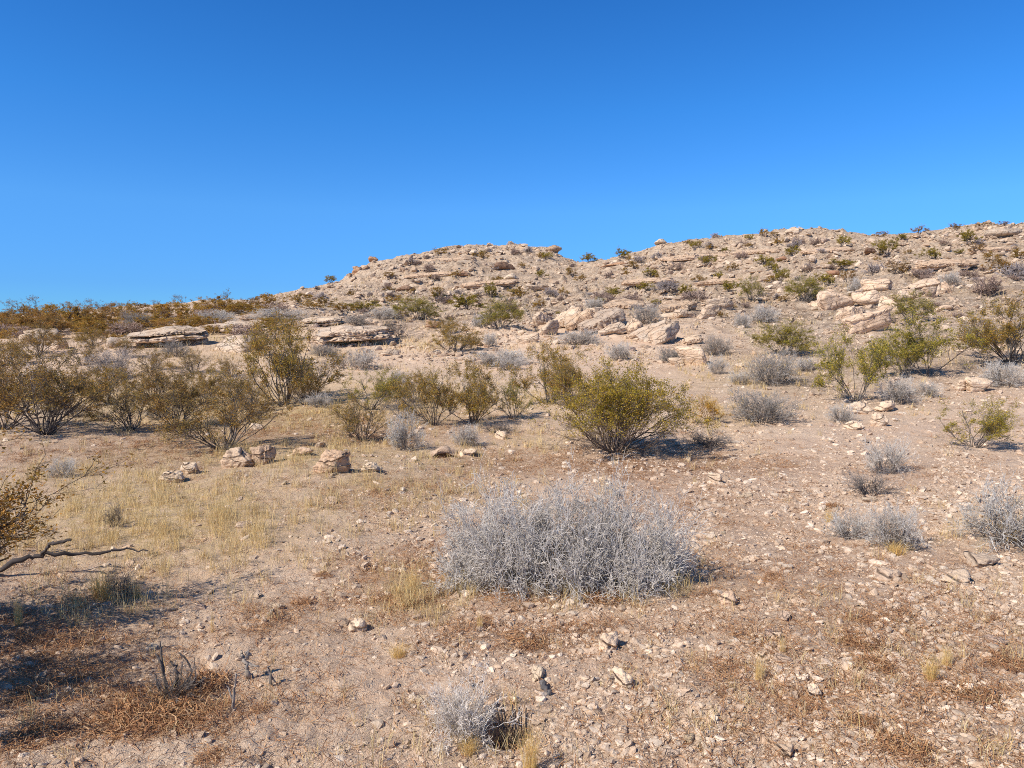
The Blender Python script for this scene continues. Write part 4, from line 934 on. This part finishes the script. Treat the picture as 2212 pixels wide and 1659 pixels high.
# ------------------------------------------------------------------ dead wood
def wood(name, cat, label, paths, col=(.20, .165, .15), thin=1.0):
    """paths: list of (points, r0, r1) in metres"""
    VV, QQ, off = [], [], 0; r_ = np.random.default_rng(len(label))
    for pts, r0, r1 in paths:
        r0 *= thin; r1 *= thin; p = np.array(pts, float); t = np.linspace(0, len(p) - 1, (len(p) - 1) * 4 + 1); q = np.stack([np.interp(t, range(len(p)), p[:, k]) for k in range(3)], 1)
        q[1:-1] += r_.normal(0, r0 * .45, q[1:-1].shape); rr_ = np.linspace(r0, r1, len(q)) * r_.uniform(.85, 1.15, len(q))
        d = np.gradient(q, axis=0); d /= np.linalg.norm(d, axis=1, keepdims=True); a = np.cross(d, [.3, .2, 1.]); a /= np.linalg.norm(a, axis=1, keepdims=True); b = np.cross(d, a); S_ = 7
        V = np.stack([q + (math.cos(2 * PI * k / S_) * a + math.sin(2 * PI * k / S_) * b) * rr_[:, None] * (1 + .18 * ((k * 7) % 3 - 1)) for k in range(S_)], 1).reshape(-1, 3)
        i = (np.arange(len(q) - 1) * S_)[:, None]; k = np.arange(S_)[None]
        Q = np.stack([i + k, i + (k + 1) % S_, i + S_ + (k + 1) % S_, i + S_ + k], -1).reshape(-1, 4)
        ends = np.array([[0, 1, 2, 3], [3, 4, 5, 6], [0, 3, 6, 6]]);
        VV.append(V); QQ.append(Q + off); off += len(V)
    V = np.vstack(VV); c = np.array(col) * r_.uniform(.6, 1.4, (len(V), 1))
    o = link(name, mk_mesh(name, V, np.vstack(QQ), M_STEM, c)); tag(o, label, cat); return o
def at(px, py, lift, d=None):
    """point seen at a pixel: on the ground at depth d (the ground's own when None), raised by lift"""
    P = hit(px, py) if d is None else None
    if P is not None: return [P[0], P[1], P[2] + lift]
    b = (CY - py) / F; return [(px - CX) / F / (cp - b * sp) * d, d, EYE + row2s(py) * d]
d0 = hit(120, 1250)[1]
wood('dead_branch', 'branch', 'long crooked dark dead branch lying low over sand with a raised fork', [
    ([at(-60, 1245, 0, d0), at(0, 1226, 0, d0), at(60, 1205, 0, d0 + .05), at(100, 1196, 0, d0 + .1), at(170, 1198, 0, d0 + .2), at(235, 1192, 0, d0 + .25), at(275, 1184, 0, d0 + .3), at(320, 1190, 0, d0 + .3)], .019, .004),
    ([at(90, 1198, 0, d0 + .08), at(105, 1180, 0, d0 + .05), at(120, 1172, 0, d0), at(154, 1166, 0, d0)], .013, .008)], (.075, .06, .055), thin=1.0)
d1 = hit(40, 1200)[1]
wood('dead_branch', 'branch', 'bare dark branch curling down from the close rusty bush', [
    ([at(-40, 1155, 0, d1), at(10, 1138, 0, d1), at(40, 1122, 0, d1), at(56, 1102, 0, d1), at(46, 1085, 0, d1), at(52, 1066, 0, d1)], .014, .006),
    ([at(30, 1128, 0, d1), at(60, 1108, 0, d1), at(78, 1100, 0, d1)], .006, .003), ([at(-20, 1120, 0, d1), at(10, 1105, 0, d1), at(48, 1096, 0, d1)], .006, .003)], (.08, .065, .06))
ds = hit(365, 1500)[1]
A = lambda px, py, dd=0.0: at(px, py, 0, ds + dd)
wood('dead_stump', 'stump', 'dead grey stump of a shrub with broken upright stems in brown weeds', [
    ([A(362, 1505), A(356, 1470), A(350, 1440), A(345, 1420), A(336, 1412)], .016, .007), ([A(358, 1475), A(352, 1440, .02), A(348, 1405, .03), A(347, 1385, .03)], .012, .003),
    ([A(372, 1500), A(385, 1465), A(378, 1440), A(368, 1428)], .014, .006), ([A(380, 1495, .05), A(392, 1455, .08), A(396, 1425, .1)], .008, .003),
    ([A(395, 1490, .05), A(416, 1450, .1), A(400, 1420, .1), A(386, 1410, .1)], .009, .005), ([A(350, 1500), A(338, 1470), A(334, 1455)], .010, .004),
    ([A(368, 1512, -.03), A(400, 1490, 0), A(425, 1478, .05)], .009, .004), ([A(345, 1512), A(372, 1500), A(392, 1512)], .018, .010), ([A(420, 1505, .05), A(422, 1460, .05), A(420, 1420, .05)], .006, .002)], (.115, .095, .085), thin=.55)
dq = hit(540, 1468)[1]; B = lambda px, py, dd=0.0: at(px, py, 0, dq + dd)
wood('dead_stick', 'stick', 'forked sun-bleached stick shaped like an antler on the sand', [([B(545, 1470), B(532, 1448), B(530, 1432), B(522, 1416), B(524, 1408)], .012, .006), ([B(530, 1432), B(545, 1438), B(560, 1440)], .010, .003), ([B(532, 1420), B(540, 1412), B(530, 1408)], .012, .008)], (.38, .31, .25))
dq = hit(503, 1535)[1]
wood('dead_stick', 'stick', 'upright whitish twig stuck in the sand near the antler-shaped stick', [([B(503, 1536, dq - dq), B(504, 1505), B(508, 1470), B(511, 1450)], .007, .003), ([B(504, 1510), B(495, 1490), B(489, 1480)], .004, .002)], (.34, .28, .23))
dq = hit(588, 1482)[1]
wood('dead_stick', 'stick', 'slanting dark twig past the antler-shaped stick', [([B(588, 1484), B(586, 1462), B(578, 1446), B(584, 1436)], .007, .003), ([B(586, 1462), B(600, 1480), B(612, 1492)], .004, .002)], (.2, .17, .155))
dq = hit(1185, 1502)[1]
wood('dead_stick', 'stick', 'short charred-looking stick fragment lying on gravel below the ash-grey bush', [([B(1170, 1472, .1), B(1176, 1485, .06), B(1184, 1502)], .014, .010), ([B(1178, 1488, .05), B(1188, 1500)], .009, .006)], (.15, .135, .13))
dq = hit(1240, 1270)[1]
wood('dead_branch', 'branch', 'bleached crossing stems poking from the front of the ash-grey bush', [
    ([B(1040, 1298), B(1090, 1262), B(1140, 1240), B(1160, 1205), B(1195, 1150, .05), B(1215, 1142, .1)], .007, .003), ([B(1100, 1290), B(1160, 1235), B(1230, 1215), B(1270, 1225)], .006, .002), ([B(1020, 1288), B(1060, 1225), B(1110, 1205)], .005, .002),
    ([B(1140, 1240), B(1100, 1205), B(1060, 1222)], .005, .002)], (.66, .65, .64))

# ------------------------------------------------------------------ burrow and den: soil mouths with a roof
def burrow(P, w, dp, h, label, face=0.0, skirt=1.9):
    """a low hump of soil, cut off steeply at the front where a hole leads in"""
    r_ = np.random.default_rng(3); nu, nv = 61, 26; V, Q = [], []
    W = w * skirt; u = np.linspace(-1, 1, nu); v = np.linspace(0, 1, nv)
    U, T = np.meshgrid(u, v, indexing='ij')
    z = h * 1.25 * (1 - U ** 2) ** 1.6 * (1 - T ** 2) ** 1.2 * (1 + .25 * n2(U * 3, T * 3, 5)) - .03
    A = np.stack([U * W * .5 + .02 * n2(U * 9, T * 9, 6), T * dp * 1.7 + .06 * w * n2(U * 5, T * 0, 8), z + .012 * n2(U * 12, T * 9, 7)], -1)
    idx = np.arange(nu * nv).reshape(nu, nv)
    Q.append(np.stack([idx[:-1, :-1], idx[1:, :-1], idx[1:, 1:], idx[:-1, 1:]], -1).reshape(-1, 4)); V.append(A.reshape(-1, 3))
    k = len(V[0]); front = A[:, 0]                                   # the cut face, from the hump's front edge down to the arch of the hole
    arch = front.copy(); inside = np.abs(front[:, 0]) < w * .5
    a = np.clip(1 - (front[:, 0] / (w * .5)) ** 2, 0, 1) ** .6
    arch[:, 2] = np.where(inside, np.minimum(a * h * .80, front[:, 2] - .02), -.06); arch[:, 1] += .02
    back = arch.copy(); back[:, 1] += dp; back[:, 2] = np.where(inside, -.10, -.12)
    mid = arch.copy(); mid[:, 1] += dp * .55; mid[:, 2] = np.where(inside, arch[:, 2] * .8 - .02, -.1)
    V += [arch, mid, back]; i = np.arange(nu - 1)
    Q.append(np.stack([idx[:-1, 0], k + i, k + i + 1, idx[1:, 0]], 1))
    for q in (0, 1): Q.append(np.stack([k + q * nu + i, k + (q + 1) * nu + i, k + (q + 1) * nu + i + 1, k + q * nu + i + 1], 1))
    V = np.vstack(V); Q = np.concatenate(Q); col = np.zeros((len(V), 3)); col[:, 0] = .25; col[k + nu:, 0] = 1  # hole's inside painted darker via the litter channel, standing in for shade
    o = link('burrow', mk_mesh('burrow', V, Q, M_GROUND, col)); o.location = P; o.rotation_euler = (0, 0, face); return tag(o, label, 'burrow')
b0 = height(P_BURROW[0], P_BURROW[1] + .12)
burrow((P_BURROW[0] + .02, P_BURROW[1] + .02, float(b0) + .03), .50, .55, .165, 'wide dark animal burrow under a low soil hump between two small grey shrubs', .1)
dn = [P_DEN[0] + .03, P_DEN[1] + .17, 0.0]
wood('root', 'root', 'dark roots showing in the den hole beside the whitish dry shrub', [([[dn[0] + dx, dn[1] + dy, .0], [dn[0] + dx * .8 + .01, dn[1] + dy - .02, -.07], [dn[0] + dx * .6, dn[1] + dy - .05, -.15]], .003, .0015) for dx, dy in ((-.08, .0), (-.05, .02), (-.02, .03), (.02, .03), (.05, .01), (.08, .0), (-.03, -.02), (.03, -.01))], (.10, .08, .07))

# ------------------------------------------------------------------ light, sky, camera
sun = bpy.data.lights.new('sun', 'SUN'); sun.energy = 5.0; sun.angle = math.radians(.5); sun.color = (1, .945, .85)
so = bpy.data.objects.new('sun', sun); COL.objects.link(so)
ts = Vector((math.sin(SUN_AZ) * math.cos(SUN_EL), math.cos(SUN_AZ) * math.cos(SUN_EL), math.sin(SUN_EL)))
so.rotation_euler = (-ts).to_track_quat('-Z', 'Y').to_euler()
w = bpy.data.worlds.new('World'); scn.world = w; w.use_nodes = True; nt = w.node_tree; nt.nodes.clear(); n = N(nt)
sky = n('ShaderNodeTexSky', sky_type='NISHITA', sun_disc=False, sun_elevation=SUN_EL, sun_rotation=SUN_AZ % (2 * PI), altitude=900, air_density=1.0, dust_density=.0, ozone_density=1.0)
zz = n('ShaderNodeSeparateXYZ', {0: n('ShaderNodeTexCoord').outputs['Generated']}).outputs[2]
air = n.ramp(zz, [(.0, (.13, .36, .74)), (.06, (.14, .355, .74)), (.157, (.19, .475, .83)), (.275, (.135, .475, .875)), (.40, (.105, .43, .84)), (.62, (.12, .28, .46)), (1.0, (.13, .23, .33))])
hs = n.mix(1.0, sky.outputs[0], air, 'MULTIPLY')
bg = n('ShaderNodeBackground', {'Color': n.mix(1.0, hs, (2.0, 2.0, 2.0), 'MULTIPLY'), 'Strength': .1}); nt.links.new(bg.outputs[0], n('ShaderNodeOutputWorld').inputs[0])
cam = bpy.data.cameras.new('camera'); cam.sensor_width = 36; cam.lens = 18 / (1106 / F); cam.clip_start = .05; cam.clip_end = 9000
co = bpy.data.objects.new('camera', cam); COL.objects.link(co); co.location = (0, 0, EYE); co.rotation_euler = (PI / 2 + PITCH, 0, 0)
scn.camera = co
scn.view_settings.view_transform = 'Standard'; scn.view_settings.look = 'None'; scn.view_settings.exposure = 0
scn.render.engine = 'CYCLES'; scn.cycles.max_bounces = 5; scn.cycles.diffuse_bounces = 2; scn.cycles.transmission_bounces = 2; scn.cycles.glossy_bounces = 1; scn.cycles.use_denoising = False; scn.cycles.filter_width = 1.0
